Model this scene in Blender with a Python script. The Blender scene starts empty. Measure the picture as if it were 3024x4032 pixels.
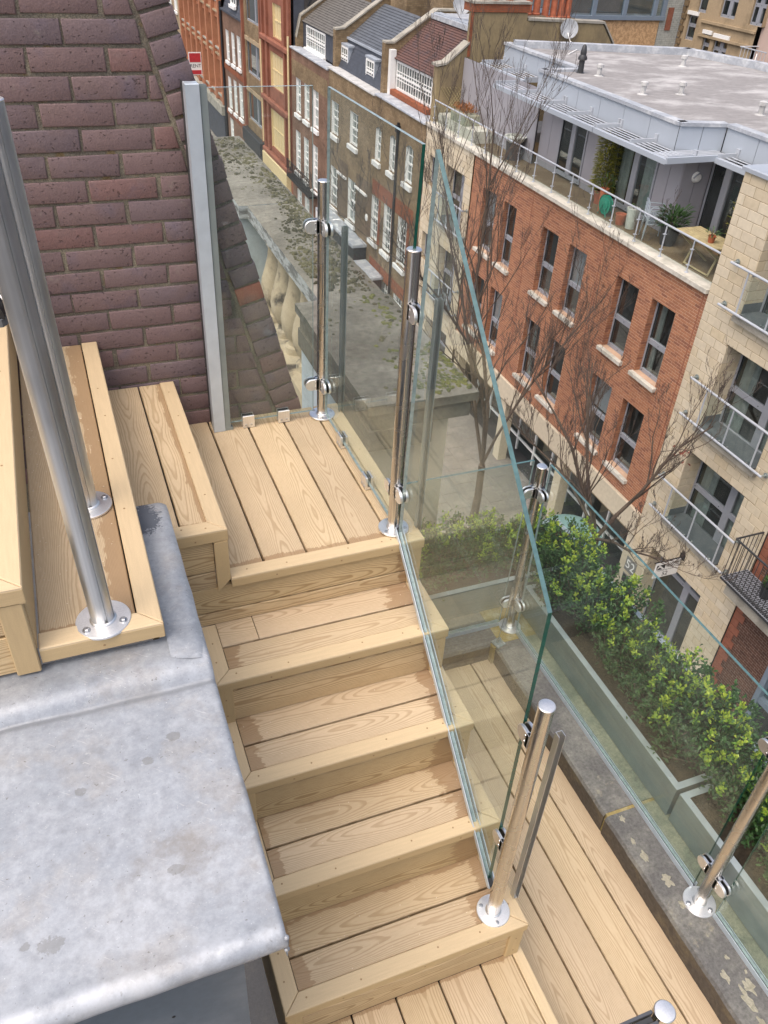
import bpy, bmesh, math, random
from mathutils import Vector, Matrix, noise as mnoise
from math import radians as RD, sin, cos, pi
random.seed(7)
sc = bpy.context.scene
COL = sc.collection

# ------------------------------------------------------------------ camera
cd = bpy.data.cameras.new('camera'); cam = bpy.data.objects.new('camera', cd); COL.objects.link(cam)
Rw = ((0.93250964, -0.35749202, 0.05123689), (-0.17946932, -0.58183398, -0.79325909), (0.31339516, 0.7305263, -0.60672465))
m = Matrix(((Rw[0][0], -Rw[1][0], -Rw[2][0], -0.99174), (Rw[0][1], -Rw[1][1], -Rw[2][1], -1.94573),
            (Rw[0][2], -Rw[1][2], -Rw[2][2], 1.76771), (0, 0, 0, 1)))
cam.matrix_world = m
cd.sensor_fit = 'AUTO'; cd.sensor_width = 36; cd.lens = 36 * 3246.0155 / 4032
cd.clip_start = 0.05; cd.clip_end = 900
sc.camera = cam

# ------------------------------------------------------------------ world, sun, exposure
w = bpy.data.worlds.new('World'); sc.world = w; w.use_nodes = True
wn = w.node_tree.nodes; wl = w.node_tree.links
for n in list(wn): wn.remove(n)
sky = wn.new('ShaderNodeTexSky'); sky.sky_type = 'NISHITA'; sky.sun_disc = False
SUN_EL, SUN_AZ = 62.0, 243.0        # azimuth from +Y towards +X
sky.sun_elevation = RD(SUN_EL); sky.sun_rotation = RD(SUN_AZ)
sky.air_density = 0.7; sky.dust_density = 6.0; sky.ozone_density = 0.6
bg = wn.new('ShaderNodeBackground'); bg.inputs['Strength'].default_value = 0.15
wo = wn.new('ShaderNodeOutputWorld')
wl.new(sky.outputs[0], bg.inputs[0]); wl.new(bg.outputs[0], wo.inputs[0])
sd = bpy.data.lights.new('sun', 'SUN'); sun = bpy.data.objects.new('sun', sd); COL.objects.link(sun)
sd.energy = 1.1; sd.angle = RD(110); sd.color = (1.0, 0.965, 0.92)
sun.rotation_euler = Vector((sin(RD(SUN_AZ)) * cos(RD(SUN_EL)), cos(RD(SUN_AZ)) * cos(RD(SUN_EL)), sin(RD(SUN_EL)))).to_track_quat('Z', 'Y').to_euler()
sun.location = (0, 0, 30)
sc.view_settings.view_transform = 'Standard'; sc.view_settings.look = 'None'
sc.view_settings.gamma = 1; sc.view_settings.use_curve_mapping = False
sc.view_settings.exposure = 0.64

# ------------------------------------------------------------------ node helpers
def newmat(name):
    mt = bpy.data.materials.new(name); mt.use_nodes = True
    nt = mt.node_tree
    for n in list(nt.nodes): nt.nodes.remove(n)
    return mt, nt
class NT:
    def __init__(s, nt): s.t = nt
    def n(s, typ, ins=None, **props):
        nd = s.t.nodes.new(typ)
        for k, v in props.items(): setattr(nd, k, v)
        if ins:
            for k, v in ins.items():
                sk = nd.inputs[k]
                if hasattr(v, 'is_output') or isinstance(v, bpy.types.NodeSocket): s.t.links.new(v, sk)
                else: sk.default_value = v
        return nd
    def math(s, op, a, b=None, c=None, clamp=False):
        i = {0: a}
        if b is not None: i[1] = b
        if c is not None: i[2] = c
        nd = s.n('ShaderNodeMath', i, operation=op, use_clamp=clamp); return nd.outputs[0]
    def mix(s, f, a, b, mode='MIX'):
        nd = s.n('ShaderNodeMix', data_type='RGBA', blend_type=mode, clamp_factor=True)
        for sk, v in ((nd.inputs[0], f), (nd.inputs[6], a), (nd.inputs[7], b)):
            if isinstance(v, bpy.types.NodeSocket): s.t.links.new(v, sk)
            else: sk.default_value = v if not isinstance(v, tuple) or len(v) == 4 else (*v, 1)
        return nd.outputs[2]
    def noise(s, vec, scale, detail=3, rough=.55, dim='3D', dist=0.0):
        nd = s.n('ShaderNodeTexNoise', {'Vector': vec, 'Scale': scale, 'Detail': detail, 'Roughness': rough, 'Distortion': dist}, noise_dimensions=dim)
        return nd.outputs['Fac']
    def ramp(s, f, a, b, lo=0.0, hi=1.0, smooth=True):
        nd = s.n('ShaderNodeMapRange', {0: f, 1: a, 2: b, 3: lo, 4: hi}, interpolation_type='SMOOTHSTEP' if smooth else 'LINEAR')
        return nd.outputs[0]
    def vmul(s, v, k):
        return s.n('ShaderNodeVectorMath', {0: v, 1: k}, operation='MULTIPLY').outputs[0]
    def vadd(s, v, k):
        return s.n('ShaderNodeVectorMath', {0: v, 1: k}, operation='ADD').outputs[0]
    def xyz(s, v):
        return s.n('ShaderNodeSeparateXYZ', {0: v}).outputs
    def comb(s, x=0., y=0., z=0.):
        return s.n('ShaderNodeCombineXYZ', {0: x, 1: y, 2: z}).outputs[0]
    def hsv(s, c, h=.5, sa=1., v=1.):
        return s.n('ShaderNodeHueSaturation', {'Hue': h, 'Saturation': sa, 'Value': v, 'Color': c}).outputs[0]
    def bump(s, hgt, strength=.3, dist=.01):
        return s.n('ShaderNodeBump', {'Height': hgt, 'Strength': strength, 'Distance': dist}).outputs[0]
    def out(s, sh):
        s.n('ShaderNodeOutputMaterial', {0: sh})
    def bsdf(s, col, rough=.6, metal=0., normal=None, spec=.5):
        i = {'Base Color': col if isinstance(col, bpy.types.NodeSocket) else (*col[:3], 1), 'Roughness': rough, 'Metallic': metal, 'Specular IOR Level': spec}
        if normal is not None: i['Normal'] = normal
        nd = s.n('ShaderNodeBsdfPrincipled', i); s.out(nd.outputs[0]); return nd
def objco(t): return t.n('ShaderNodeTexCoord').outputs['Object']
def orand(t): return t.n('ShaderNodeObjectInfo').outputs['Random']
MATS = {}
def simple(name, col, rough=.6, metal=0., var=.12, scale=8., bump=0., spec=.5, detail=4):
    mt, nt = newmat(name); t = NT(nt); co = objco(t)
    c = col
    f = t.noise(co, scale, detail)
    f = t.ramp(f, .3, .7, 1 - var, 1 + var, False)
    c = t.hsv((*col, 1), v=f)
    nrm = t.bump(t.noise(co, scale * 5, 4), bump, .01) if bump else None
    t.bsdf(c, rough, metal, nrm, spec); MATS[name] = mt; return mt
def stained(name, col, col2, rough=.7, scale=2., lo=.45, hi=.65, metal=0., bump=.0, fine=40., finevar=.15, stretch=(1, 1, 1), spec=.4):
    mt, nt = newmat(name); t = NT(nt); co = t.vmul(objco(t), stretch)
    f = t.ramp(t.noise(co, scale, 6, .6), lo, hi)
    c = t.mix(f, col, col2)
    g = t.ramp(t.noise(co, fine, 5, .65), .25, .75, 1 - finevar, 1 + finevar, False)
    c = t.hsv(c, v=g)
    nrm = t.bump(t.noise(co, fine, 4), bump, .01) if bump else None
    t.bsdf(c, rough, metal, nrm, spec); MATS[name] = mt; return mt

# ------------------------------------------------------------------ materials
def wood_mats():
    for nm, light, dark, freq, contrast in (('deck_wood', (.565, .435, .272), (.375, .258, .138), 12.0, .8),
                                            ('riser_wood', (.56, .415, .225), (.315, .20, .085), 11.0, .9)):
        mt, nt = newmat(nm); t = NT(nt)
        co = objco(t); x, y, z = t.xyz(co)
        oi = t.n('ShaderNodeObjectInfo'); rnd = oi.outputs['Random']
        r1 = t.math('MULTIPLY', rnd, 91.7); r2 = t.math('FRACT', t.math('MULTIPLY', rnd, 17.3))
        offv = t.math('MULTIPLY_ADD', r2, .05, -.025)
        v = t.math('ADD', y, offv)
        lown = t.noise(t.comb(t.math('MULTIPLY', x, 1.7), t.math('MULTIPLY', y, 4.5), r1), 1.0, 1.5, .4)
        lown2 = t.noise(t.comb(t.math('MULTIPLY', x, 9.), t.math('MULTIPLY', y, 30.), r1), 1.0, 2, .5)
        fine = t.noise(t.comb(t.math('MULTIPLY', x, 30.), t.math('MULTIPLY', y, 220.), r1), 1.0, 2, .6)
        vv = t.math('POWER', t.math('ABSOLUTE', t.math('MULTIPLY', v, 14.5)), 1.7)
        hgt = t.math('ADD', t.math('ADD', t.math('MULTIPLY', vv, 1.35), t.math('MULTIPLY', lown, 2.5)), t.math('MULTIPLY', lown2, .14))
        fr = t.math('FRACT', t.math('MULTIPLY', hgt, freq * .62))
        line = t.math('MULTIPLY', t.ramp(fr, .50, .80), t.ramp(fr, .93, 1.0, 1, 0))
        streak = t.ramp(fine, .42, .68)
        c = t.mix(t.math('MULTIPLY', line, .8 * contrast), light, dark)
        c = t.mix(t.math('MULTIPLY', streak, .22), c, dark)
        tone = t.noise(t.comb(t.math('MULTIPLY', x, 1.3), y, r1), 2.0, 2)
        c = t.hsv(c, h=t.math('MULTIPLY_ADD', r2, .004, .498), sa=t.math('MULTIPLY_ADD', r2, .08, .91), v=t.math('ADD', t.ramp(tone, .3, .7, .92, 1.06, False), t.math('MULTIPLY_ADD', rnd, .17, -.085)))
        # wet patches: uv = distance from the two ends, uv2 = distance from the two long edges
        ocol = t.n('ShaderNodeSeparateColor', {0: oi.outputs['Color']}).outputs
        u1 = t.xyz(t.n('ShaderNodeUVMap', uv_map='ends').outputs[0]); u2 = t.xyz(t.n('ShaderNodeUVMap', uv_map='sides').outputs[0])
        jag = t.noise(t.comb(t.math('MULTIPLY', x, 9.), t.math('MULTIPLY', y, 95.), r1), 1., 4, .6)
        jag2 = t.noise(t.comb(t.math('MULTIPLY', x, 14.), t.math('MULTIPLY', y, 14.), r1), 1., 3, .6)
        j = t.math('ADD', t.math('MULTIPLY', jag, 1.3), t.math('MULTIPLY', jag2, 1.5))
        def near(dist, amt):
            return t.ramp(t.math('SUBTRACT', t.math('MULTIPLY', amt, t.math('SUBTRACT', j, .45)), dist), 0., .0035)
        wet = t.math('MAXIMUM', t.math('MAXIMUM', near(u1[0], ocol[0]), near(u1[1], ocol[1])), near(u2[0], ocol[2]))
        wcol = t.hsv(t.mix(.7, c, (.32, .19, .09)), v=.9)
        c = t.mix(t.math('MULTIPLY', wet, .86), c, wcol)
        rough = t.math('MULTIPLY_ADD', wet, -.25, .68)
        nrm = t.bump(t.math('ADD', t.math('MULTIPLY', line, -1.), t.math('MULTIPLY', streak, -.3)), .25, .002)
        t.bsdf(c, rough, 0, nrm, .35)
        MATS[nm] = mt
    for nm, c0 in (('trim_wood', (.595, .462, .285)), ('trim_side', (.51, .375, .20))):
        mt, nt = newmat(nm); t = NT(nt); co = objco(t); x, y, z = t.xyz(co)
        rnd = orand(t)
        f = t.noise(t.comb(t.math('MULTIPLY', x, 12.), t.math('MULTIPLY', y, 160.), t.math('MULTIPLY', rnd, 40.)), 1., 3)
        g = t.noise(co, 350., 2)
        val = t.math('ADD', t.ramp(f, .3, .7, .95, 1.04, False), t.ramp(g, .3, .7, -.04, .04, False))
        val = t.math('ADD', val, t.math('MULTIPLY_ADD', rnd, .08, -.04))
        t.bsdf(t.hsv((*c0, 1), v=val), .62, 0, t.bump(g, .06, .001), .35); MATS[nm] = mt
wood_mats()

def brick_near():
    mt, nt = newmat('purple_brick'); t = NT(nt); co = objco(t); rnd = orand(t)
    r1 = t.math('MULTIPLY', rnd, 77.)
    vec = t.vadd(co, t.comb(r1, t.math('MULTIPLY', rnd, 33.), 0.))
    r2 = t.math('FRACT', t.math('MULTIPLY', rnd, 13.7))
    a = t.mix(t.ramp(r2, .0, .55), (.155, .117, .125), (.180, .122, .120))
    a = t.mix(t.ramp(r2, .92, .99, 0, .5), a, (.21, .105, .09))
    big = t.noise(vec, 14., 4)
    a = t.mix(t.ramp(big, .45, .7, 0, .55), a, (.168, .117, .110))
    a = t.mix(t.ramp(t.noise(vec, 9., 3), .55, .75, 0, .5), a, (.135, .112, .145))
    pit = t.noise(t.vmul(vec, (75., 75., 110.)), 1., 2, .5)
    pm = t.ramp(pit, .64, .72)
    a = t.mix(t.math('MULTIPLY', pm, .6), a, (.04, .028, .03))
    fine = t.noise(vec, 220., 4)
    a = t.hsv(a, v=t.ramp(fine, .25, .75, .82, 1.18, False))
    nrm = t.bump(t.math('ADD', t.math('ADD', t.math('MULTIPLY', pm, -1.), t.math('MULTIPLY', fine, .45)), t.math('MULTIPLY', t.noise(vec, 38., 4), .6)), .7, .005)
    sm = t.noise(t.vadd(vec, (3.1, 8.2, 1.7)), 11., 5, .7)
    a = t.mix(t.ramp(sm, .60, .74, 0, .4), a, (.27, .24, .20))
    t.bsdf(a, .66, 0, nrm, .35); MATS['purple_brick'] = mt
    mt, nt = newmat('mortar_near'); t = NT(nt); co = objco(t)
    a = t.mix(t.ramp(t.noise(co, 9., 4), .42, .62), (.165, .148, .118), (.25, .222, .165))
    a = t.mix(t.ramp(t.noise(co, 16., 3), .62, .72, 0, .7), a, (.20, .14, .055))
    sp = t.noise(co, 260., 3, .7)
    a = t.hsv(a, v=t.ramp(sp, .3, .7, .6, 1.45, False))
    t.bsdf(a, .95, 0, t.bump(sp, .9, .006), .2); MATS['mortar_near'] = mt
brick_near()

def steel():
    for nm, c0, rough in (('steel', (.62, .60, .57), .24), ('steel_bright', (.88, .88, .875), .42), ('steel_dull', (.60, .61, .61), .42)):
        mt, nt = newmat(nm); t = NT(nt); co = objco(t); x, y, z = t.xyz(co)
        f = t.noise(t.comb(t.math('MULTIPLY', x, 260.), t.math('MULTIPLY', y, 260.), t.math('MULTIPLY', z, 1.2)), 1., 2)
        g = t.noise(co, 12., 2)
        c = t.hsv((*c0, 1), v=t.ramp(f, .2, .8, .9, 1.08, False))
        r = t.math('ADD', t.ramp(g, .3, .7, rough - .06, rough + .08, False), 0.)
        t.bsdf(c, r, 1.0); MATS[nm] = mt
steel()
simple('galvanised', (.27, .31, .305), .42, .4, .14, 9)
simple('galvanised_bright', (.50, .55, .56), .4, .4, .12, 12)
simple('aluminium', (.56, .63, .69), .38, .4, .06, 20)
simple('dark_metal', (.05, .052, .055), .5, .3, .1)
simple('rubber', (.012, .012, .013), .6)
simple('bolt_metal', (.55, .56, .57), .3, 1.0)

def lead():
    mt, nt = newmat('lead_sheet'); t = NT(nt); co = objco(t)
    big = t.noise(co, 3.2, 5, .6); mid = t.noise(t.vadd(co, (4., 2., 1.)), 7., 5, .65)
    a = t.mix(t.ramp(big, .34, .66), (.275, .303, .34), (.37, .392, .42))
    a = t.mix(t.ramp(mid, .48, .66, 0, .5), a, (.325, .315, .30))
    a = t.mix(t.ramp(t.noise(t.vadd(co, (9., 1., 3.)), 4.2, 4, .7), .60, .75, 0, .55), a, (.22, .195, .165))
    wht = t.noise(t.vmul(co, (60., 60., 60.)), 1., 5, .75)
    a = t.mix(t.ramp(wht, .60, .74, 0, .5), a, (.56, .58, .60))
    sp = t.noise(co, 190., 3, .7)
    a = t.mix(t.ramp(sp, .66, .75, 0, .7), a, (.72, .73, .74))
    scr = t.noise(t.vmul(t.n('ShaderNodeVectorRotate', {'Vector': co, 'Angle': .7}, rotation_type='Z_AXIS').outputs[0], (14., 240., 40.)), 1., 4, .7)
    a = t.mix(t.math('MULTIPLY', t.ramp(scr, .62, .72), t.ramp(mid, .40, .60, 0, .7)), a, (.60, .61, .62))
    grit = t.noise(co, 42., 6, .75)
    a = t.hsv(a, v=t.ramp(grit, .3, .7, .78, 1.18, False))
    a = t.mix(t.ramp(t.noise(t.vadd(co, (3., 3., 3.)), 120., 2), .68, .76, 0, .7), a, (.14, .13, .12))
    # water patch, oil patch
    x, y, z = t.xyz(co)
    def blob(cx, cy, rx, ry, edge=.35):
        dx = t.math('DIVIDE', t.math('SUBTRACT', x, cx), rx); dy = t.math('DIVIDE', t.math('SUBTRACT', y, cy), ry)
        d2 = t.math('ADD', t.math('MULTIPLY', dx, dx), t.math('MULTIPLY', dy, dy))
        nn = t.noise(co, 75., 5, .7)
        return t.ramp(t.math('ADD', d2, t.math('MULTIPLY_ADD', nn, 3.6, -1.8)), .7, 1.05, 1, 0)
    wet = blob(-.90, -.05, .045, .075)
    drp = t.math('MAXIMUM', blob(-1.215, -1.145, .024, .017), blob(-1.255, -1.135, .009, .008))
    drp = t.math('MAXIMUM', drp, t.math('MAXIMUM', blob(-.945, -.785, .016, .012), blob(-1.005, -.83, .012, .010)))
    drp = t.math('MAXIMUM', drp, t.math('MAXIMUM', blob(-1.14, -.86, .013, .010), blob(-.99, -1.08, .017, .012)))
    a = t.mix(t.math('MULTIPLY', wet, .9), a, (.12, .14, .17))
    a = t.mix(t.math('MULTIPLY', drp, .45), a, (.15, .145, .13))
    crease = t.ramp(t.math('ABSOLUTE', t.math('ADD', y, t.math('MULTIPLY_ADD', t.noise(co, 20., 3), .012, .656))), .002, .014, 1, 0)
    a = t.mix(t.math('MULTIPLY', crease, .6), a, (.16, .17, .18))
    oxi = t.math('MULTIPLY', t.ramp(y, -1.20, -1.262), t.ramp(t.noise(co, 13., 5, .7), .38, .62))
    a = t.mix(t.math('MULTIPLY', oxi, .45), a, (.58, .61, .64))
    stn = t.math('MULTIPLY', t.ramp(t.noise(t.vadd(co, (2., 7., 0.)), 6., 6, .7), .46, .68), t.math('MULTIPLY', t.ramp(x, -1.25, -.98), t.ramp(y, -.80, -1.0)))
    a = t.mix(t.math('MULTIPLY', stn, .6), a, (.20, .18, .155))
    rough = t.math('ADD', t.ramp(mid, .3, .7, .46, .6, False), t.math('MULTIPLY', wet, -.3))
    nrm = t.bump(t.math('ADD', t.math('MULTIPLY', mid, .45), t.math('MULTIPLY', grit, .4)), .22, .004)
    t.bsdf(a, rough, .25, nrm, .5); MATS['lead_sheet'] = mt
lead()
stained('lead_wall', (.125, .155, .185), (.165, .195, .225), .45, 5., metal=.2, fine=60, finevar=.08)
def coping_mat():
    mt, nt = newmat('stone_coping'); t = NT(nt); co = objco(t); x, y, z = t.xyz(co)
    a = t.mix(t.ramp(t.noise(co, 5., 6, .65), .40, .66), (.125, .122, .118), (.205, .20, .18))
    a = t.mix(t.ramp(t.noise(t.vadd(co, (5., 1., 2.)), 11., 5, .7), .60, .72, 0, .7), a, (.30, .275, .20))
    gx = t.ramp(t.math('ADD', x, t.math('MULTIPLY', t.noise(co, 30., 4), .02)), .742, .760)   # paler, greener tone under the troughs, outside the glass
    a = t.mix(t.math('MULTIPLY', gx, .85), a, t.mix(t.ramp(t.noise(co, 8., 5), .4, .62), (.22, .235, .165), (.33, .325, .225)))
    f = t.noise(co, 85., 5, .7); a = t.hsv(a, v=t.ramp(f, .3, .7, .70, 1.32, False))
    t.bsdf(a, .85, 0, t.bump(f, .5, .008), .3); MATS['stone_coping'] = mt
coping_mat()
stained('stone_green', (.27, .285, .22), (.34, .335, .24), .8, 6., .4, .62, bump=.3, fine=60, finevar=.2)
stained('stone_dark', (.085, .072, .058), (.13, .105, .07), .9, 9., bump=.5, fine=60, finevar=.3)
stained('joint_mortar', (.30, .235, .09), (.38, .33, .20), .95, 20., bump=.5, fine=120, finevar=.25)
stained('lichen', (.34, .32, .25), (.27, .255, .19), .95, 30., bump=.6, fine=160, finevar=.25)
stained('old_slab', (.135, .122, .098), (.25, .23, .19), .95, 2.2, .35, .7, bump=.7, fine=28, finevar=.32)
stained('slab_edge', (.42, .44, .43), (.16, .16, .15), .9, 7., .45, .6, bump=.5, fine=30, finevar=.25, stretch=(1, 1, 4))
stained('moss', (.055, .052, .032), (.12, .11, .062), 1., 5., .4, .6, bump=.8, fine=60, finevar=.4)
stained('moss_green', (.15, .15, .045), (.09, .10, .045), 1., 12., .4, .6, bump=.8, fine=60, finevar=.4)
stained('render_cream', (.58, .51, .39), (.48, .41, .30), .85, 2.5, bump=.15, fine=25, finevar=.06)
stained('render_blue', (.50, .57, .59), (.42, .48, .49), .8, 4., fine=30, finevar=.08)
stained('baluster_stone', (.46, .39, .27), (.07, .06, .05), .9, 3.2, .56, .68, bump=.2, fine=30, finevar=.12, stretch=(1, 1, .8))
stained('soil', (.045, .034, .024), (.075, .055, .036), 1., 14., bump=.9, fine=70, finevar=.4)
simple('gap_shade', (.02, .015, .012), .9)  # shade below the board gaps, put in as a near-black colour

def glass(name, tint, edge=False, refl=1.0):
    mt, nt = newmat(name); t = NT(nt)
    tr = t.n('ShaderNodeBsdfTransparent', {0: (*tint, 1)})
    gl = t.n('ShaderNodeBsdfGlossy', {0: (.9, .97, .95, 1), 1: .01})
    bk = t.n('ShaderNodeNewGeometry').outputs['Backfacing']
    fr = t.n('ShaderNodeFresnel', {0: t.math('MULTIPLY_ADD', bk, -.8333, 1.5)}).outputs[0]
    mx = t.n('ShaderNodeMixShader', {0: t.math('MULTIPLY', fr, refl, clamp=True), 1: tr.outputs[0], 2: gl.outputs[0]})
    co = objco(t); dirt = t.math('ADD', t.ramp(t.noise(co, 5., 5, .7), .45, .75, .012, .045), t.ramp(t.noise(co, 75., 3, .6), .66, .72, 0, .05))
    df = t.n('ShaderNodeBsdfDiffuse', {0: (.62, .66, .64, 1)})
    m2 = t.n('ShaderNodeMixShader', {0: dirt, 1: mx.outputs[0], 2: df.outputs[0]})
    t.out(m2.outputs[0]); MATS[name] = mt
glass('clear_glass', (.945, .975, .962), refl=.75)
glass('window_glass', (.62, .68, .68), refl=2.6)
def gedge(name, col):
    mt, nt = newmat(name); t = NT(nt)
    co = objco(t)
    c = t.hsv((*col, 1), v=t.ramp(t.noise(co, 60., 3), .3, .7, .8, 1.2, False))
    nd = t.bsdf(c, .12, 0, None, .8); MATS[name] = mt
gedge('glass_edge', (.085, .16, .16))
gedge('glass_edge_dark', (.008, .075, .05))
gedge('glass_edge_pale', (.27, .34, .335))

# street materials
def facade_brick(name, c1, c2, mort, rough=.9, scale=1., var=.35):
    mt, nt = newmat(name); t = NT(nt); co = objco(t); x, y, z = t.xyz(co)
    vec = t.comb(t.math('ADD', x, y), z, 0.)
    b = t.n('ShaderNodeTexBrick', {'Vector': vec, 'Color1': (*c1, 1), 'Color2': (*c2, 1), 'Mortar': (*mort, 1), 'Scale': scale, 'Mortar Size': .006, 'Mortar Smooth': .3, 'Bias': -.1, 'Brick Width': .225, 'Row Height': .075})
    f = t.ramp(t.noise(co, .7, 5, .65), .3, .7, 1 - var, 1 + var, False)
    f2 = t.ramp(t.noise(co, 9., 3), .3, .7, .85, 1.15, False)
    c = t.hsv(b.outputs[0], v=t.math('MULTIPLY', f, f2))
    t.bsdf(c, rough, 0, t.bump(b.outputs['Fac'], -.4, .01), .25); MATS[name] = mt
facade_brick('stock_brick', (.20, .14, .078), (.26, .19, .11), (.15, .12, .09))
facade_brick('stock_brick_dark', (.14, .097, .065), (.175, .125, .08), (.12, .098, .075))
facade_brick('brown_brick', (.18, .105, .07), (.22, .13, .09), (.16, .125, .10))
facade_brick('dark_red_brick', (.095, .05, .038), (.135, .07, .05), (.25, .195, .155), var=.25)
facade_brick('red_arch_brick', (.26, .085, .04), (.22, .075, .04), (.16, .09, .06), var=.2)
facade_brick('grey_white_brick', (.40, .41, .38), (.34, .36, .33), (.24, .25, .23), var=.15)
stained('terracotta', (.27, .105, .065), (.21, .08, .05), .8, 1.2, fine=12, finevar=.15)
stained('orange_terracotta', (.40, .17, .09), (.33, .135, .07), .8, 1.2, fine=12, finevar=.12)
stained('yellow_render', (.30, .235, .13), (.20, .158, .095), .95, 1.1, .4, .68, bump=.2, fine=14, finevar=.12, stretch=(1, 1, .55))
stained('tan_render', (.36, .275, .175), (.26, .20, .125), .95, 1.2, fine=14, finevar=.12)
stained('grey_stone', (.34, .32, .27), (.24, .225, .19), .9, 2., fine=20, finevar=.15)
simple('slate', (.095, .105, .12), .55, 0, .2, 3.5)
simple('slate_blue', (.055, .062, .078), .6, 0, .2, 3.)
simple('grey_tile', (.115, .108, .098), .8, 0, .25, 4.)
stained('red_tile', (.115, .062, .052), (.085, .055, .055), .85, 2.5, fine=12, finevar=.3)
simple('white_paint', (.78, .78, .76), .5, 0, .04)
simple('cream_paint', (.64, .52, .29), .55, 0, .06)
simple('black_paint', (.018, .018, .02), .5, 0, .1)
simple('grey_frame', (.30, .315, .35), .5, .1, .05)
simple('penthouse_panel', (.33, .325, .355), .5, .1, .04, 1.)
simple('fascia_panel', (.42, .465, .52), .45, .15, .04, 1.)
simple('zinc_cap', (.38, .42, .47), .5, .2, .08, 2.)
simple('louvre', (.46, .49, .53), .45, .2, .04, 3.)
stained('roof_felt', (.25, .24, .235), (.42, .412, .405), .85, 1.0, .45, .70, bump=.2, fine=6, finevar=.2, stretch=(.6, 1, 1))
stained('roof_lead', (.34, .365, .40), (.48, .50, .52), .6, 2.5, fine=12, finevar=.15)
stained('tar_white', (.50, .50, .49), (.38, .38, .37), .8, 3)
stained('balcony_floor', (.095, .11, .12), (.12, .135, .145), .7, 3)
stained('terrace_floor', (.14, .095, .05), (.19, .14, .08), .9, 1.5)
stained('stone_slab', (.56, .53, .46), (.42, .40, .34), .9, 2.5, fine=14, finevar=.12)
stained('slab_mould', (.17, .16, .125), (.09, .085, .07), .95, 4, fine=20, finevar=.25)
stained('asphalt', (.05, .05, .052), (.065, .063, .06), .95, 1.5, fine=30, finevar=.2)
stained('paving', (.20, .185, .165), (.26, .24, .21), .9, 1.5, fine=12, finevar=.15)
stained('osb', (.58, .38, .21), (.40, .25, .13), .85, 7., .4, .6, fine=26, finevar=.35)
simple('blue_grey_frame', (.19, .24, .30), .5, .1, .05)
simple('room_dark', (.06, .063, .066), .9)
simple('curtain', (.50, .53, .50), .9, 0, .15, 6)
simple('blind', (.55, .53, .55), .8, 0, .05)
simple('shop_dark', (.045, .042, .04), .6)
stained('bark', (.09, .068, .052), (.13, .10, .075), .95, 9, fine=40, finevar=.3, stretch=(1, 1, .3))
simple('twig', (.095, .073, .06), .9, 0, .2)
simple('red_leaf', (.15, .035, .02), .7)
simple('chimney_pot', (.36, .11, .055), .8, 0, .2)
simple('dish_grey', (.30, .32, .34), .5)
simple('plastic_green', (.01, .26, .17), .4)
simple('terracotta_pot', (.42, .13, .06), .8)
simple('white_pot', (.55, .58, .52), .5)
simple('table_wood', (.36, .30, .16), .8, 0, .2, 5)
simple('red_sign', (.45, .03, .04), .5)
simple('rust_leaf', (.26, .10, .03), .8)
simple('shoe_black', (.015, .016, .018), .6, 0, .3, 60)
simple('shoe_grey', (.10, .11, .12), .7, 0, .3, 60)
simple('denim', (.03, .035, .05), .9, 0, .3, 60)
simple('lamp_grey', (.06, .065, .075), .5)
simple('plaque', (.20, .20, .19), .6)

def leafmat(name, c1, c2, spec=.5, rough=.38):
    mt, nt = newmat(name); t = NT(nt)
    at = t.n('ShaderNodeAttribute', attribute_name='tint').outputs['Fac']
    c = t.mix(at, c1, c2)
    b = t.n('ShaderNodeBsdfPrincipled', {'Base Color': c, 'Roughness': rough, 'Specular IOR Level': spec})
    tl = t.n('ShaderNodeBsdfTranslucent', {0: c})
    mx = t.n('ShaderNodeMixShader', {0: .28, 1: b.outputs[0], 2: tl.outputs[0]})
    t.out(mx.outputs[0]); MATS[name] = mt
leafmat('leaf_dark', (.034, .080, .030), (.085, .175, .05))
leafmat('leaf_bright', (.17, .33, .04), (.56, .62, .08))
leafmat('bamboo_leaf', (.17, .20, .035), (.36, .33, .07))

def pieces(name, cols, rough=.85, var=.12, spec=.3, bump=.3, noise_s=20.):
    # one material for separate pieces and for pieces joined into one mesh ('tint' attribute)
    mt, nt = newmat(name); t = NT(nt); co = objco(t)
    at = t.n('ShaderNodeAttribute', attribute_name='tint').outputs['Fac']
    r = t.math('FRACT', t.math('ADD', at, orand(t)))
    cr = t.n('ShaderNodeValToRGB', {0: r}); cr.color_ramp.interpolation = 'LINEAR'
    el = cr.color_ramp.elements
    while len(el) < len(cols): el.new(.5)
    for i, c in enumerate(cols): el[i].position = i / (len(cols) - 1); el[i].color = (*c, 1)
    f = t.noise(t.vadd(co, t.comb(t.math('MULTIPLY', r, 50.), 0., 0.)), noise_s, 4)
    c = t.hsv(cr.outputs[0], v=t.ramp(f, .3, .7, 1 - var, 1 + var, False))
    t.bsdf(c, rough, 0, t.bump(f, bump, .01), spec); MATS[name] = mt
pieces('red_brick', [(.31, .142, .08), (.38, .178, .098), (.335, .152, .086), (.235, .104, .066), (.365, .165, .09)])
simple('red_mortar', (.50, .34, .235), .95, 0, .15, 6)
pieces('cream_block', [(.55, .475, .345), (.59, .515, .385), (.52, .45, .335), (.555, .465, .32), (.60, .53, .405)], var=.07, noise_s=8.)
simple('cream_mortar', (.26, .205, .13), .95, 0, .1, 6)
simple('pink_render', (.46, .35, .30), .9, 0, .06, 2)
simple('teal_canvas', (.20, .34, .33), .7, 0, .08, 3)
stained('red_coping', (.30, .10, .065), (.22, .085, .065), .7, 14., bump=.3, fine=120, finevar=.2)
simple('sawdust_white', (.74, .66, .52), .9)
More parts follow.
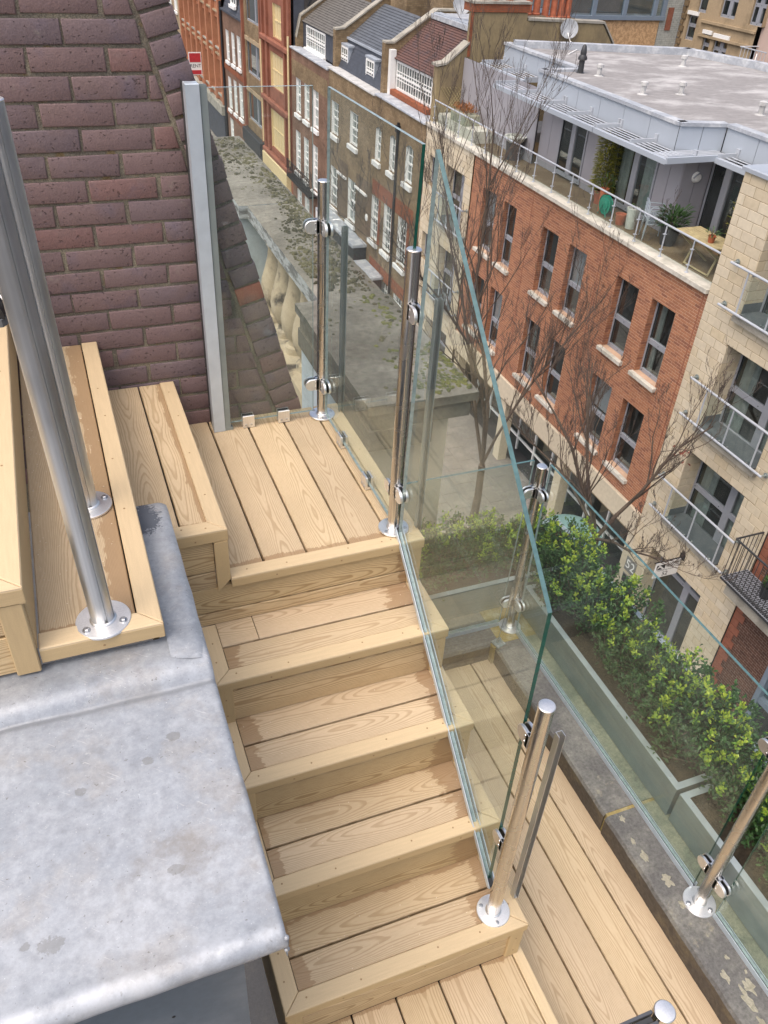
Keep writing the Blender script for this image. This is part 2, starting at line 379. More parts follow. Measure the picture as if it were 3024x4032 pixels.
# ------------------------------------------------------------------ mesh helpers
WP = {}
def wpos(o): return WP.get(o, Vector((0, 0, 0))) if o else Vector((0, 0, 0))
def tag(o, label=None, cat=None, group=None, kind=None):
    if label: o['label'] = label
    if cat: o['category'] = cat
    if group: o['group'] = group
    if kind: o['kind'] = kind
    return o
def link(name, me, parent=None, loc=None, rot=None, local=False):
    o = bpy.data.objects.new(name, me); COL.objects.link(o)
    if parent is not None: o.parent = parent
    if local: p = Vector(loc) if loc is not None else Vector((0, 0, 0)); WP[o] = wpos(parent) + p
    else:
        wv = Vector(loc) if loc is not None else Vector((0, 0, 0))
        p = wv - wpos(parent); WP[o] = wv
    o.location = p
    if rot is not None: o.rotation_euler = rot
    return o
def thing(name, loc, label, cat, group=None):
    o = link(name, None, None, loc); o.empty_display_size = .1
    return tag(o, label, cat, group)
def inset(poly, d):
    n = len(poly); out = []
    for i in range(n):
        p0, p1, p2 = Vector(poly[i - 1]), Vector(poly[i]), Vector(poly[(i + 1) % n])
        a = (p1 - p0).normalized(); b = (p2 - p1).normalized()
        na = Vector((-a.y, a.x)); nb = Vector((-b.y, b.x))
        k = 1 + na.dot(nb)
        out.append(tuple(p1 + (na + nb) * (d / max(k, .3))))
    return out
class MB:
    def __init__(s): s.v = []; s.f = []; s.m = []; s.t = []; s.tv = 0.0
    def add(s, vs, fs, mat=0):
        b = len(s.v); s.v += [tuple(v) for v in vs]; s.t += [s.tv] * len(vs)
        for f in fs: s.f.append([b + i for i in f]); s.m.append(mat)
    def box(s, x0, x1, y0, y1, z0, z1, mat=0):
        if x0 > x1: x0, x1 = x1, x0
        if y0 > y1: y0, y1 = y1, y0
        if z0 > z1: z0, z1 = z1, z0
        s.add([(x0, y0, z0), (x1, y0, z0), (x1, y1, z0), (x0, y1, z0), (x0, y0, z1), (x1, y0, z1), (x1, y1, z1), (x0, y1, z1)],
              [(0, 3, 2, 1), (4, 5, 6, 7), (0, 1, 5, 4), (1, 2, 6, 5), (2, 3, 7, 6), (3, 0, 4, 7)], mat)
    def prism(s, poly, axis, a, b, mat=0, capmat=None):
        # poly: ccw list of 2d points seen from +axis; axis x:(y,z) y:(z,x) z:(x,y)
        def P(p, k):
            if axis == 'x': return (k, p[0], p[1])
            if axis == 'y': return (p[1], k, p[0])
            return (p[0], p[1], k)
        n = len(poly); vs = [P(p, a) for p in poly] + [P(p, b) for p in poly]
        s.add(vs, [[i, (i + 1) % n, n + (i + 1) % n, n + i] for i in range(n)], mat)
        s.add([P(p, a) for p in poly], [list(range(n))[::-1]], mat if capmat is None else capmat)
        s.add([P(p, b) for p in poly], [list(range(n))], mat if capmat is None else capmat)
    def cbox(s, x0, x1, y0, y1, z0, z1, c=.004, mat=0):
        p = [(x0, y0), (x1, y0), (x1, y1), (x0, y1)]
        q = inset(p, c)
        vs = [(*a, z0) for a in p] + [(*a, z1 - c) for a in p] + [(*a, z1) for a in q]
        fs = [(3, 2, 1, 0)] + [(i, (i + 1) % 4, 4 + (i + 1) % 4, 4 + i) for i in range(4)] + [(4 + i, 4 + (i + 1) % 4, 8 + (i + 1) % 4, 8 + i) for i in range(4)] + [(8, 9, 10, 11)]
        s.add(vs, fs, mat)
    def tube(s, pts, rad, n=8, mat=0, caps=True):
        pts = [Vector(p) for p in pts]; k = len(pts)
        if not hasattr(rad, '__len__'): rad = [rad] * k
        vs = []; up = None
        for i, p in enumerate(pts):
            d = (pts[min(i + 1, k - 1)] - pts[max(i - 1, 0)]).normalized()
            if up is None:
                up = Vector((0, 0, 1)) if abs(d.z) < .9 else Vector((1, 0, 0))
            a = d.cross(up)
            if a.length < 1e-5: a = d.cross(Vector((1, .3, .2)))
            a.normalize(); b = a.cross(d); up = b
            for j in range(n):
                t = 2 * pi * j / n
                vs.append(p + (a * cos(t) + b * sin(t)) * rad[i])
        fs = []
        for i in range(k - 1):
            for j in range(n):
                fs.append([i * n + j, i * n + (j + 1) % n, (i + 1) * n + (j + 1) % n, (i + 1) * n + j])
        if caps: fs.append(list(range(n))[::-1]); fs.append([(k - 1) * n + j for j in range(n)])
        s.add(vs, fs, mat)
    def lathe(s, prof, c=(0, 0, 0), n=16, mat=0, axis='z', caps=True):
        vs = []
        for r, z in prof:
            for j in range(n):
                t = 2 * pi * j / n
                if axis == 'z': vs.append((c[0] + r * cos(t), c[1] + r * sin(t), c[2] + z))
                elif axis == 'x': vs.append((c[0] + z, c[1] + r * cos(t), c[2] + r * sin(t)))
                else: vs.append((c[0] + r * sin(t), c[1] + z, c[2] + r * cos(t)))
        k = len(prof)
        fs = [[i * n + j, i * n + (j + 1) % n, (i + 1) * n + (j + 1) % n, (i + 1) * n + j] for i in range(k - 1) for j in range(n)]
        if caps: fs.append(list(range(n))[::-1]); fs.append([(k - 1) * n + j for j in range(n)])
        s.add(vs, fs, mat)
    def mesh(s, name, mats, smooth=False, tint=False, ang=35):
        me = bpy.data.meshes.new(name); me.from_pydata(s.v, [], s.f)
        for mm in ([mats] if isinstance(mats, str) else mats): me.materials.append(MATS[mm])
        me.polygons.foreach_set('material_index', s.m)
        if tint:
            a = me.attributes.new('tint', 'FLOAT', 'POINT'); a.data.foreach_set('value', s.t)
        if smooth:
            me.shade_smooth(); me.set_sharp_from_angle(angle=RD(ang))
        me.update(); return me
    def build(s, name, mats, parent=None, smooth=False, tint=False, local=False, loc=None, rot=None, ang=35):
        return link(name, s.mesh(name, mats, smooth, tint, ang), parent, loc, rot, local)
def boxpart(name, mat, parent, *a, c=0):
    b = MB(); (b.cbox(*a, c=c) if c else b.box(*a)); return b.build(name, mat, parent)
def clip(poly, nx, nz, d):
    # keep points with nx*x+nz*z <= d
    out = []
    for i in range(len(poly)):
        a, b = poly[i], poly[(i + 1) % len(poly)]
        da, db = nx * a[0] + nz * a[1] - d, nx * b[0] + nz * b[1] - d
        if da <= 0: out.append(a)
        if da * db < 0:
            t = da / (da - db); out.append((a[0] + (b[0] - a[0]) * t, a[1] + (b[1] - a[1]) * t))
    return out
def area(p): return .5 * abs(sum(p[i][0] * p[(i + 1) % len(p)][1] - p[(i + 1) % len(p)][0] * p[i][1] for i in range(len(p))))
def brick_mesh(name, poly, mat, depth=.06, e=.0042, seed=0):
    # poly in local (x,z), front at y=0 facing -y
    rnd = random.Random(seed)
    poly = [(p[0] + rnd.uniform(-.0022, .0022), p[1] + rnd.uniform(-.0018, .0018)) for p in poly]
    if sum(poly[i][0] * poly[(i + 1) % len(poly)][1] - poly[(i + 1) % len(poly)][0] * poly[i][1] for i in range(len(poly))) < 0: poly = poly[::-1]
    rings = [(inset(poly, e), 0.0), (inset(poly, e * .3), e * .35), (poly, e), (poly, depth)]
    n = len(poly); b = MB(); vs = []
    for pl, y in rings: vs += [(p[0], y, p[1]) for p in pl]
    fs = [list(range(n))]
    for k in range(3):
        for i in range(n):
            j = (i + 1) % n; fs.append([k * n + j, k * n + i, (k + 1) * n + i, (k + 1) * n + j])
    b.add(vs, fs); return b.mesh(name, mat, True, ang=60)

AX = {'x': ((1, 0, 0), (0, 1, 0)), '-x': ((-1, 0, 0), (0, -1, 0)), 'y': ((0, 1, 0), (-1, 0, 0)), '-y': ((0, -1, 0), (1, 0, 0)),
      'front': ((1, 0, 0), (0, 0, 1)), 'right': ((0, 1, 0), (0, 0, 1)), 'frontv': ((0, 0, 1), (-1, 0, 0)), 'rightv': ((0, 0, 1), (0, -1, 0)),
      'left': ((0, -1, 0), (0, 0, 1))}
def board(name, parent, start, ax, L, w, th=.022, mat='deck_wood', wet=(0, 0, 0), m0=0, m1=0, c=.0025):
    """start: world point of the centre line of the top face at u=0"""
    d = Vector(AX[ax][0]); vd = Vector(AX[ax][1]); nn = d.cross(vd)
    h2 = w / 2
    cs = [(-h2, -th), (h2, -th), (h2, -c), (h2 - c, 0), (-h2 + c, 0), (-h2, -c)]
    vs = []
    for p in cs: vs.append((m0 * (p[0] + h2), p[0], p[1]))
    for p in cs: vs.append((L + m1 * (p[0] + h2), p[0], p[1]))
    fs = [(0, 1, 7, 6), (1, 2, 8, 7), (2, 3, 9, 8), (3, 4, 10, 9), (4, 5, 11, 10), (5, 0, 6, 11), (0, 5, 4, 3, 2, 1), (6, 7, 8, 9, 10, 11)]
    me = bpy.data.meshes.new(name); me.from_pydata(vs, [], fs); me.materials.append(MATS[mat])
    u1 = me.uv_layers.new(name='ends'); u2 = me.uv_layers.new(name='sides')
    for lp in me.loops:
        p = vs[lp.vertex_index]
        u1.data[lp.index].uv = (p[0], L - p[0]); u2.data[lp.index].uv = (h2 - p[1], h2 + p[1])
    M = Matrix((d, vd, nn)).transposed().to_4x4()
    o = link(name, me, parent, start); o.rotation_euler = M.to_euler()
    o.color = (wet[0], wet[1], wet[2], 1)
    return o
def hb(name, parent, x0, x1, y0, y1, z, ax, **k):
    if ax == 'x': return board(name, parent, (x0, (y0 + y1) / 2, z), ax, x1 - x0, y1 - y0, **k)
    if ax == '-x': return board(name, parent, (x1, (y0 + y1) / 2, z), ax, x1 - x0, y1 - y0, **k)
    if ax == 'y': return board(name, parent, ((x0 + x1) / 2, y0, z), ax, y1 - y0, x1 - x0, **k)
    return board(name, parent, ((x0 + x1) / 2, y1, z), ax, y1 - y0, x1 - x0, **k)
def fb(name, parent, x0, x1, y, z0, z1, **k):   # vertical board facing -y, grain along x
    return board(name, parent, (x0, y, (z0 + z1) / 2), 'front', x1 - x0, z1 - z0, **k)
SCREW = None
simple('wet_screw', (.30, .19, .09), .5)

# ------------------------------------------------------------------ timber stairs
h, g = .1945, .2452
XL = -.779
NW = .052       # nosing width
st = thing('staircase', (-.39, -.5, -.97), 'straight flight of pale timber-effect steps with sloping glass down its right side', 'staircase')
def screw_pts(o, pts):
    global SCREW
    if SCREW is None:
        b = MB(); b.lathe([(.0030, 0), (.0030, .0005), (.0016, .0005)], n=6); SCREW = b.mesh('screw', 'wet_screw')
    for u, v in pts:
        q = bpy.data.objects.new('screw', SCREW); COL.objects.link(q); q.parent = o; q.location = (u, v, .0001)
def strip(parent, pts, z, ax_long, mat='trim_wood', th=.02, c=.0025, scr=()):
    """pts: 4 plan corners (ccw) of a mitred strip, top at z"""
    q = inset(pts, c)
    b = MB(); vs = [(*p, z - th) for p in pts] + [(*p, z - c) for p in pts] + [(*p, z) for p in q]
    fs = [(3, 2, 1, 0)] + [(i, (i + 1) % 4, 4 + (i + 1) % 4, 4 + i) for i in range(4)] + [(4 + i, 4 + (i + 1) % 4, 8 + (i + 1) % 4, 8 + i) for i in range(4)] + [(8, 9, 10, 11)]
    cx = sum(p[0] for p in pts) / 4; cy = sum(p[1] for p in pts) / 4
    if ax_long == 'y':   # local x along world y
        vs = [(p[1] - cy, -(p[0] - cx), p[2] - z) for p in vs]; rot = (0, 0, pi / 2)
    else:
        vs = [(p[0] - cx, p[1] - cy, p[2] - z) for p in vs]; rot = None
    b.add(vs, fs); o = b.build('nosing', mat, parent, loc=(cx, cy, z), rot=rot)
    screw_pts(o, scr); return o
def tread_frame(parent, xa, xb, ya, yb, z, left=True, right=True, proud=.003, drop=.040):
    """front nosing at ya, side nosings at xa / xb running back to yb"""
    G = .0008
    L = xb - xa
    strip(parent, [(xa + (G if left else 0), ya), (xb - (G if right else 0), ya), (xb - (NW + G if right else 0), ya + NW), (xa + (NW + G if left else 0), ya + NW)], z + proud, 'x',
          scr=[(-L / 2 + .07, .003), (-L * .2, -.004), (L * .12, .004), (L * .3, .002), (L / 2 - .1, .003)])
    f = fb('nosing_lip', parent, xa + .001, xb - .001, ya - .0005, z + proud - drop, z + proud - .004, th=.014, mat='trim_side', c=.0035)
    screw_pts(f, [(L * .22, 0), (L * .55, .001), (L * .82, 0)])
    D = yb - ya
    if right:
        strip(parent, [(xb, ya + G), (xb, yb), (xb - NW, yb), (xb - NW, ya + NW + G)], z + proud, 'y', scr=[(D * .1, 0), (-D * .25, .006)])
        board('nosing_lip', parent, (xb + .0005, ya + .001, z + proud - .022), 'right', D - .002, .036, th=.014, mat='trim_side')
    if left:
        strip(parent, [(xa, ya + G), (xa + NW, ya + NW + G), (xa + NW, yb), (xa, yb)], z + proud, 'y', scr=[(D * .12, 0), (-D * .2, .005)])
        board('nosing_lip', parent, (xa - .0005, yb - .001, z + proud - .022), 'left', D - .002, .036, th=.014, mat='trim_side')
RO = .012   # riser set back under the nosing
WETR = {1: (.0, .10, 0), 2: (.055, .05, 0), 3: (.02, .085, .02), 4: (.02, .05, .03)}
WETF = {1: (.05, .02, 0), 2: (.045, .06, 0), 3: (.045, .085, 0), 4: (.05, .10, 0)}
for k in (1, 2, 3, 4):
    z = -k * h; ya = -k * g; yb = -(k - 1) * g + RO
    tread_frame(st, XL, 0, ya, yb, z)
    yg = ya + .150
    xa, xb = XL + NW + .002, -NW - .002
    if k == 1:
        hb('tread_board', st, xa, xa + .118, yg + .0036, yb + .014, z, 'x', wet=(0, 0, 0))
        hb('tread_board', st, xa + .1205, xb, yg + .0036, yb + .014, z, 'x', wet=WETR[k])
    else:
        hb('tread_board', st, xa, xb, yg + .0036, yb + .014, z, 'x', wet=WETR[k])
    hb('tread_board', st, xa, xb, ya + NW + .001, yg - .0036, z, 'x', wet=WETF[k])
    # riser under this tread (down to the next)
    yr = ya + RO; zb = z - h
    cut = z - (.054 if k < 4 else .078)
    w3 = {1: (0, .03, 0), 2: (0, .09, 0), 3: (0, .10, .0), 4: (0, 0, 0)}[k]
    fb('riser_board', st, XL + .05, -.05, yr, cut + .002, z - .036, th=.018, mat='riser_wood', wet=w3)
    fb('riser_board', st, XL + .05, -.05, yr, zb + .001, cut - .002, th=.018, mat='riser_wood', wet=w3)
    for x0, x1 in ((XL + .004, XL + .052), (-.053, -.004)):
        o = board('corner_trim', st, ((x0 + x1) / 2, yr - .008, zb + .0035), 'frontv', h - .040, x1 - x0, th=.02, mat='trim_side')
        screw_pts(o, [(.035, 0), (.11, 0)])
    board('side_trim', st, (-.005, yr - .006, (z - .037 + zb + .003) / 2), 'right', .05, h - .042, th=.015, mat='trim_side')
    # side boards closing the flight
    board('side_board', st, (-.008, yr + .045, (z - .04 + zb) / 2), 'right', .20, h - .04, th=.015, mat='riser_wood')
    board('side_board', st, (XL + .006, -(k - 1) * g + .02, (z - .04 + -1.167) / 2), 'left', g, 1.167 + z - .04, th=.015, mat='riser_wood')
    # carcass coloured near-black for the shaded void under the gaps
    boxpart('carcass', 'gap_shade', st, XL + .03, -.03, ya + .04, yb + .01, z - .06, z - .025)
# riser under the landing, carried on under the side steps
yr = RO
fb('riser_board', st, XL - .06, -.05, yr, -.1365, -.034, th=.018, mat='riser_wood', wet=(0, .045, 0))
fb('riser_board', st, XL - .0, -.05, yr, -h + .001, -.1415, th=.018, mat='riser_wood', wet=(0, .03, 0))
o = board('corner_trim', st, (-.028, yr - .008, -h + .004), 'frontv', h - .042, .047, th=.02, mat='trim_side')
board('side_trim', st, (-.005, yr - .006, -.117), 'right', .05, h - .042, th=.015, mat='trim_side')

# ------------------------------------------------------------------ landing
la = thing('landing', (-.35, .45, -.05), 'square timber-effect landing at the top of the flight beside the purple brick wall', 'landing')
YW = .955
XG = [-.546, -.400, -.254, -.108]
tread_frame(la, -.664, 0, 0, YW - .003, 0, left=False, right=True)
ed = [-.69] + XG + [-NW - .0005]
for i in range(5):
    a = ed[i] + (.0036 if i else 0); b_ = ed[i + 1] - (.0036 if i < 4 else .0015)
    hb('deck_board', la, a, b_, NW + .001, YW - .003, 0, 'y', wet=(.022 if i != 3 else .03, 0, 0))
boxpart('carcass', 'gap_shade', la, -.69, -.03, .03, YW - .01, -.07, -.024)
board('side_board', la, (-.004, .06, -.62), 'right', .9, 1.08, th=.018, mat='riser_wood')

# ------------------------------------------------------------------ side steps up to the left
hs = .197
ss = thing('side_steps', (-1.1, .2, .1), 'three timber-effect steps rising to the left against the purple brick wall', 'staircase')
# first
z1 = hs
NX = .05
hb('tread_board', ss, -.916, -.799, .052, YW - .003, z1, 'y', wet=(0, 0, 0))
hb('tread_board', ss, -.793, -.7145, .052, YW - .003, z1, '-y', wet=(0, .012, .02))
def side_nosing(parent, xr, ya, yb, z, proud, left_end):
    G = .0008
    strip(parent, [(xr, ya + G), (xr, yb), (xr - NW, yb), (xr - NW, ya + NW + G)], z + proud, 'y', scr=[(-.3, .004), (-.05, .006), (.2, .0), (.38, .004)])
    strip(parent, [(left_end, ya), (xr - G, ya), (xr - NW - G, ya + NW), (left_end, ya + NW)], z + proud, 'x', scr=[(-.02, .006), (.05, -.006)])
    L = xr - left_end
    f = fb('nosing_lip', parent, left_end, xr - .001, ya - .0005, z + proud - .046, z + proud - .004, th=.014, mat='trim_side', c=.0035)
    screw_pts(f, [(L * .5, -.005)])
    board('nosing_lip', parent, (xr + .0005, ya + .001, z + proud - .025), 'right', yb - ya - .002, .042, th=.014, mat='trim_side')
side_nosing(ss, -.664, 0, YW - .004, z1, .007, -.86)
fb('riser_board', ss, -.86, -.71, RO, .158, .163, th=.012, mat='riser_wood')
fb('riser_board', ss, -.86, -.71, RO, .036, .153, th=.018, mat='riser_wood')
fb('riser_board', ss, -.86, -.71, RO, -.0335, .031, th=.018, mat='riser_wood')
# mitred upright trim between landing and first step
b = MB(); yy = -.0015
pl = [(-.708, .158), (-.666, .158), (-.666, .003), (-.7035, -.037), (-.7075, -.037)]
b.prism([(p[1], p[0]) for p in pl][::1], 'y', yy, yy + .02)
b.build('corner_trim', 'trim_side', ss)
boxpart('carcass', 'gap_shade', ss, -.91, -.69, .03, YW - .01, z1 - .07, z1 - .024)
board('side_board', ss, (-.672, .03, .075), 'right', .9, .15, th=.015, mat='riser_wood')
# second
z2 = 2 * hs
hb('tread_board', ss, -1.182, -.9725, -.486, YW - .003, z2, '-y', wet=(0, .015, .05))
side_nosing(ss, -.917, -.538, YW - .004, z2, .007, -1.184)
board('side_board', ss, (-.926, -.50, .27), 'right', 1.44, .15, th=.015, mat='riser_wood')
boxpart('carcass', 'gap_shade', ss, -1.17, -.94, -.5, YW - .01, z2 - .06, z2 - .024)
# third
z3 = 3 * hs
for i in range(4):
    xb_ = -1.2315 - i * .146
    hb('tread_board', ss, xb_ - .143, xb_, -.495, YW - .003, z3, 'y', mat='trim_wood')
side_nosing(ss, -1.18, -.55, YW - .004, z3, .004, -1.85)
board('side_board', ss, (-1.186, -.53, .4745), 'right', 1.47, .155, th=.015, mat='trim_side')
board('corner_trim', ss, (-1.2135, -.5475, .345), 'frontv', .203, .05, th=.02, mat='trim_side')
for a, b_ in ((.46, .545), (.345, .457)):
    fb('riser_board', ss, -1.85, -1.235, -.538, a, b_ - .003, th=.018, mat='riser_wood')
boxpart('carcass', 'gap_shade', ss, -1.8, -1.21, -.5, YW - .01, z3 - .06, z3 - .024)

# ------------------------------------------------------------------ lower platform and deck
zp, zd = -5 * h, -6 * h
lp = thing('lower_platform', (-.3, -1.5, zp), 'low timber-effect platform at the foot of the steps, its boards running towards the viewer', 'decking')
xs = [-.867, -.7195, -.5735, -.4275, -.2815, -.1355, -.0235]
for i in range(6):
    hb('deck_board', lp, xs[i] + .003, xs[i + 1] - (.003 if i < 5 else .001), -3.2, -4 * g + RO, zp, 'y', wet=(0, .012, 0))
strip(lp, [(.014, -3.2), (.014, -.90), (-.022, -.90), (-.022, -3.2)], zp + .005, 'y')
board('nosing_lip', lp, (.0145, -3.2, zp - .02), 'right', 2.3, .04, th=.014, mat='trim_side')
board('side_board', lp, (.006, -3.2, zp - .118), 'right', 2.3, .15, th=.015, mat='riser_wood')
boxpart('carcass', 'gap_shade', lp, -.86, -.02, -3.2, -.95, zp - .06, zp - .024)
dk = thing('deck', (.3, -1.0, zd), 'long narrow roof deck of pale timber-effect boards running beside the stone parapet', 'decking')
dx = [-.09, .056, .202, .348, .494, .606]
for i in range(5):
    hb('deck_board', dk, dx[i] + .0036, dx[i + 1] - .0036, -3.2, .362, zd, 'y', wet=(0, 0, 0))
boxpart('carcass', 'gap_shade', dk, -.4, .606, -3.2, .36, zd - .07, zd - .024)

# worn brown marks on the deck boards by the tall post
def mark(cx, cy, a, b_, seed):
    n = 30; pts = []
    for i in range(n):
        t = 2 * pi * i / n; k = 1 + .45 * mnoise.noise(Vector((cos(t) * 2.2 + seed, sin(t) * 2.2, seed))) + (.18 if i % 2 else -.1)
        pts.append((cx + a * k * cos(t), cy + b_ * k * sin(t) * 1.0))
    b = MB(); b.add([(*p, zd + .0008) for p in pts], [list(range(n))]); return b.build('worn_mark', 'wet_mark', dk)
simple('wet_mark', (.29, .18, .095), .55, 0, .15, 60)
for q in ((.098, -.70, .009, .030), (.122, -.79, .008, .026), (.085, -.775, .004, .010), (.055, -.93, .020, .042)): mark(*q, q[0] * 91)
# ------------------------------------------------------------------ purple brick gable wall
bw = thing('brick_wall', (-.9, 1.1, 0), 'purple engineering-brick wall with a sloping edge of bricks laid across its end', 'wall')
PT = (-.544, 1.45); DV = Vector((.391, -1.465)).normalized(); NV = Vector((-DV.y, DV.x))   # NV points out to the right
nd_ = NV.x * PT[0] + NV.y * PT[1]
# mortar bed
ZT = 2.3; ZB = -.3
def xe(z, off=0.0): return (nd_ - off - NV.y * z) / NV.x
b = MB()
b.prism([(ZB, -2.1), (ZT, -2.1), (ZT, xe(ZT, .004)), (ZB, xe(ZB, .004))], 'y', YW + .0055, YW + .26)
b.build('mortar_bed', 'mortar_near', bw)
BM = {}
rb = random.Random(3)
full = [brick_mesh('brick', [(-.1075, -.0327), (.1075, -.0327), (.1075, .0327), (-.1075, .0327)], 'purple_brick', seed=i) for i in range(14)]
lim = nd_ - .1025 - .013
for r in range(-22, 11):
    zc = 1.411 + .0376 + .0752 * r
    if zc < -.16 or zc > 2.25: continue
    ph = -.972 if r % 2 == 0 else -.862
    for c in range(-5, 5):
        xc = ph + .1125 + .225 * c
        if xc < -1.95: continue
        hw = .1075 + rb.uniform(-.0022, .0012); hh_ = .0327 + rb.uniform(-.0012, .0008)
        dx_ = rb.uniform(-.003, .003); dz_ = rb.uniform(-.0016, .0016)
        loc = (xc + dx_, YW + rb.uniform(-.002, .002), zc + dz_)
        poly = [(-hw, -hh_), (hw, -hh_), (hw, hh_), (-hw, hh_)]
        d = lim - NV.x * loc[0] - NV.y * loc[2]
        cp = clip(poly, NV.x, NV.y, d)
        if len(cp) < 3 or area(cp) < .0008: continue
        if area(cp) > area(poly) * .999: o = link('brick', rb.choice(full), bw, loc)
        else: o = link('brick', brick_mesh('brick', cp, 'purple_brick', seed=rb.randint(0, 9999)), bw, loc)
        o.rotation_euler = (0, rb.uniform(-.006, .006), 0)
cop = [brick_mesh('coping_brick', [(-.051, -.0322), (.051, -.0322), (.051, .0322), (-.051, .0322)], 'purple_brick', depth=.2, seed=50 + i) for i in range(5)]
ang = math.atan2(NV.y, NV.x)
red_ = brick_mesh('coping_brick', [(-.051, -.0322), (.051, -.0322), (.051, .0322), (-.051, .0322)], 'red_coping', depth=.2, seed=77)
for i in range(-12, 23):
    t = .040 + i * .0757
    px = PT[0] + DV.x * t - NV.x * .051; pz = PT[1] + DV.y * t - NV.y * .051
    if pz < -.14 or pz > 2.25: continue
    o = link('coping_brick', red_ if .50 < pz < .575 else rb.choice(cop), bw, (px + rb.uniform(-.002, .003), YW - .004 + rb.uniform(-.002, .002), pz))
    o.rotation_euler = (0, -ang + rb.uniform(-.03, .03), 0)

# ------------------------------------------------------------------ aluminium glazing channel on the wall
ch = thing('wall_channel', (-.5, .9, 0), 'pale aluminium glazing channel standing upright against the purple brick wall', 'channel')
b = MB(); b.cbox(-.538, -.494, .862, .905, .002, 1.248, .002); b.build('channel_body', 'aluminium', ch)
b = MB(); b.box(-.4915, -.470, .868, .871, .004, 1.243); b.box(-.4915, -.470, .884, .887, .004, 1.243); b.build('channel_lip', 'galvanised', ch)
b = MB(); b.box(-.5375, -.5335, .9055, YW - .006, .004, 1.245); fl = b.build('flange', 'dark_metal', ch)
for z in (1.15, .93, .70, .47, .25, .08):
    b = MB(); b.lathe([(.0045, 0), (.004, .002), (.002, .0028)], (-.5376, .935, z), 8, axis='x'); o = b.build('rivet', 'bolt_metal', fl)
    o.scale = (1, 1, 1)
b = MB(); b.box(-.4995, -.462, .8665, .8885, .0, .012); b.build('end_plate', 'galvanised', ch)

# ------------------------------------------------------------------ stainless posts
def slot_profile(r, slots, n=28, w=.0035, dep=.006):
    """circle with narrow slots at given angles"""
    pts = []; cuts = []
    for a in slots: cuts.append((a % (2 * pi)))
    angs = [2 * pi * i / n for i in range(n)]
    hw = w / r
    for a in angs:
        if all(abs((a - c + pi) % (2 * pi) - pi) > hw * 1.3 for c in cuts): pts.append((a, r))
    for c in cuts:
        pts += [(c - hw, r), (c - hw + 1e-4, r - dep), (c + hw - 1e-4, r - dep), (c + hw, r)]
    pts = [((a) % (2 * pi), rr) for a, rr in pts]
    pts.sort()
    return [(rr * cos(a), rr * sin(a)) for a, rr in pts]
PROTO = {}
def post(loc, H, R_, label, group, slots=(), clamps=(), mat='steel', fr=.0525, bolts=3, hexb=False, ba=.6, cat='post'):
    p = thing('glazing_post', loc, label, cat, group)
    b = MB(); pf = slot_profile(R_, slots)
    b.prism(pf, 'z', .004, H - .003); b.build('tube', mat, p, smooth=True, local=True)
    b = MB(); b.lathe([(R_, H - .003), (R_ + .0008, H - .001), (R_ - .001, H + .001), (R_ * .5, H + .0018), (.001, H + .002)], n=28); b.build('cap', 'steel_bright', p, smooth=True, local=True)
    b = MB(); b.lathe([(R_ + .004, .008), (R_ + .0025, .011), (R_, .0125)], n=28, caps=False)
    b.lathe([(fr, 0), (fr, .005), (fr - .0012, .0065), (R_ + .002, .0075), (.01, .0075)], n=40); fl = b.build('base_flange', 'steel_bright', p, smooth=True, local=True)
    for i in range(bolts):
        a = ba + 2 * pi * i / bolts; rr = (R_ + fr) / 2 + .003
        b = MB()
        if hexb: b.lathe([(.0095, .0066), (.0095, .0085)], n=12); b.lathe([(.0068, .0085), (.0068, .0125), (.005, .0135)], n=6)
        else: b.lathe([(.0072, .0066), (.0066, .0088), (.003, .0092), (.0025, .0082)], n=12)
        b.build('bolt', 'bolt_metal', fl, local=True, loc=(rr * cos(a), rr * sin(a), 0))
    for (z, a) in clamps: clamp(p, R_, z, a)
    return p
def clamp(p, R_, z, a, ln=.052, hh=.024):
    """D-shaped glass clamp leaving the tube in direction a (radians in plan)"""
    o_ = []
    prof = [(R_ - .004, -hh), (R_ + ln - hh, -hh)]
    for i in range(1, 12):
        t = -pi / 2 + pi * i / 12; prof.append((R_ + ln - hh + hh * cos(t), hh * sin(t)))
    prof += [(R_ + ln - hh, hh), (R_ - .004, hh)]
    b = MB()
    def plate(y0, y1, c=.0015):
        q = inset(prof, c); n = len(prof)
        s = 1 if y1 > y0 else -1
        vs = [(u, y0, v) for u, v in prof] + [(u, y1 - s * c, v) for u, v in prof] + [(u, y1, v) for u, v in q]
        fs = [[k * n + i, k * n + (i + 1) % n, (k + 1) * n + (i + 1) % n, (k + 1) * n + i] for k in range(2) for i in range(n)]
        fs.append([2 * n + i for i in range(n)]); fs.append(list(range(n)))
        b.add(vs, fs)
    plate(.0062, .0152); plate(-.0062, -.0152)
    b.box(R_ - .004, R_ + .008, -.0152, .0152, -hh, hh)
    ob = b.build('glass_clamp', 'steel_bright', p, smooth=True, local=True, loc=(0, 0, z), rot=(0, 0, a))
    g_ = MB(); pr = inset(prof, .003); pr = [(v, u) for u, v in pr]   # axis y: (z,x)
    g_.prism(pr, 'y', -.0061, -.0052); g_.prism(pr, 'y', .0052, .0061)
    g_.build('gasket', 'rubber', ob, local=True)
    for sgn in (1, -1):
        for dz in (-.011, .011):
            k = MB(); k.lathe([(.0042, 0), (.0036, .0012), (.0016, .0012)], n=8, axis='y')
            k.build('screw', 'bolt_metal', ob, local=True, loc=(R_ + .012, sgn * .0152, dz), rot=(0, 0, 0 if sgn > 0 else pi))
GP = 'stainless steel glazing posts'
R0 = .0212
PX, PB = (-.083, .082), (-.088, .876)
up, dn, lf, rt = pi / 2, -pi / 2, pi, 0.0
post((PB[0], PB[1], .003), .935, R0, 'stainless post at the far corner of the landing', GP, slots=(up + .5, dn + .35), clamps=((.78, lf), (.15, lf), (.78, dn), (.15, dn)), ba=.2)
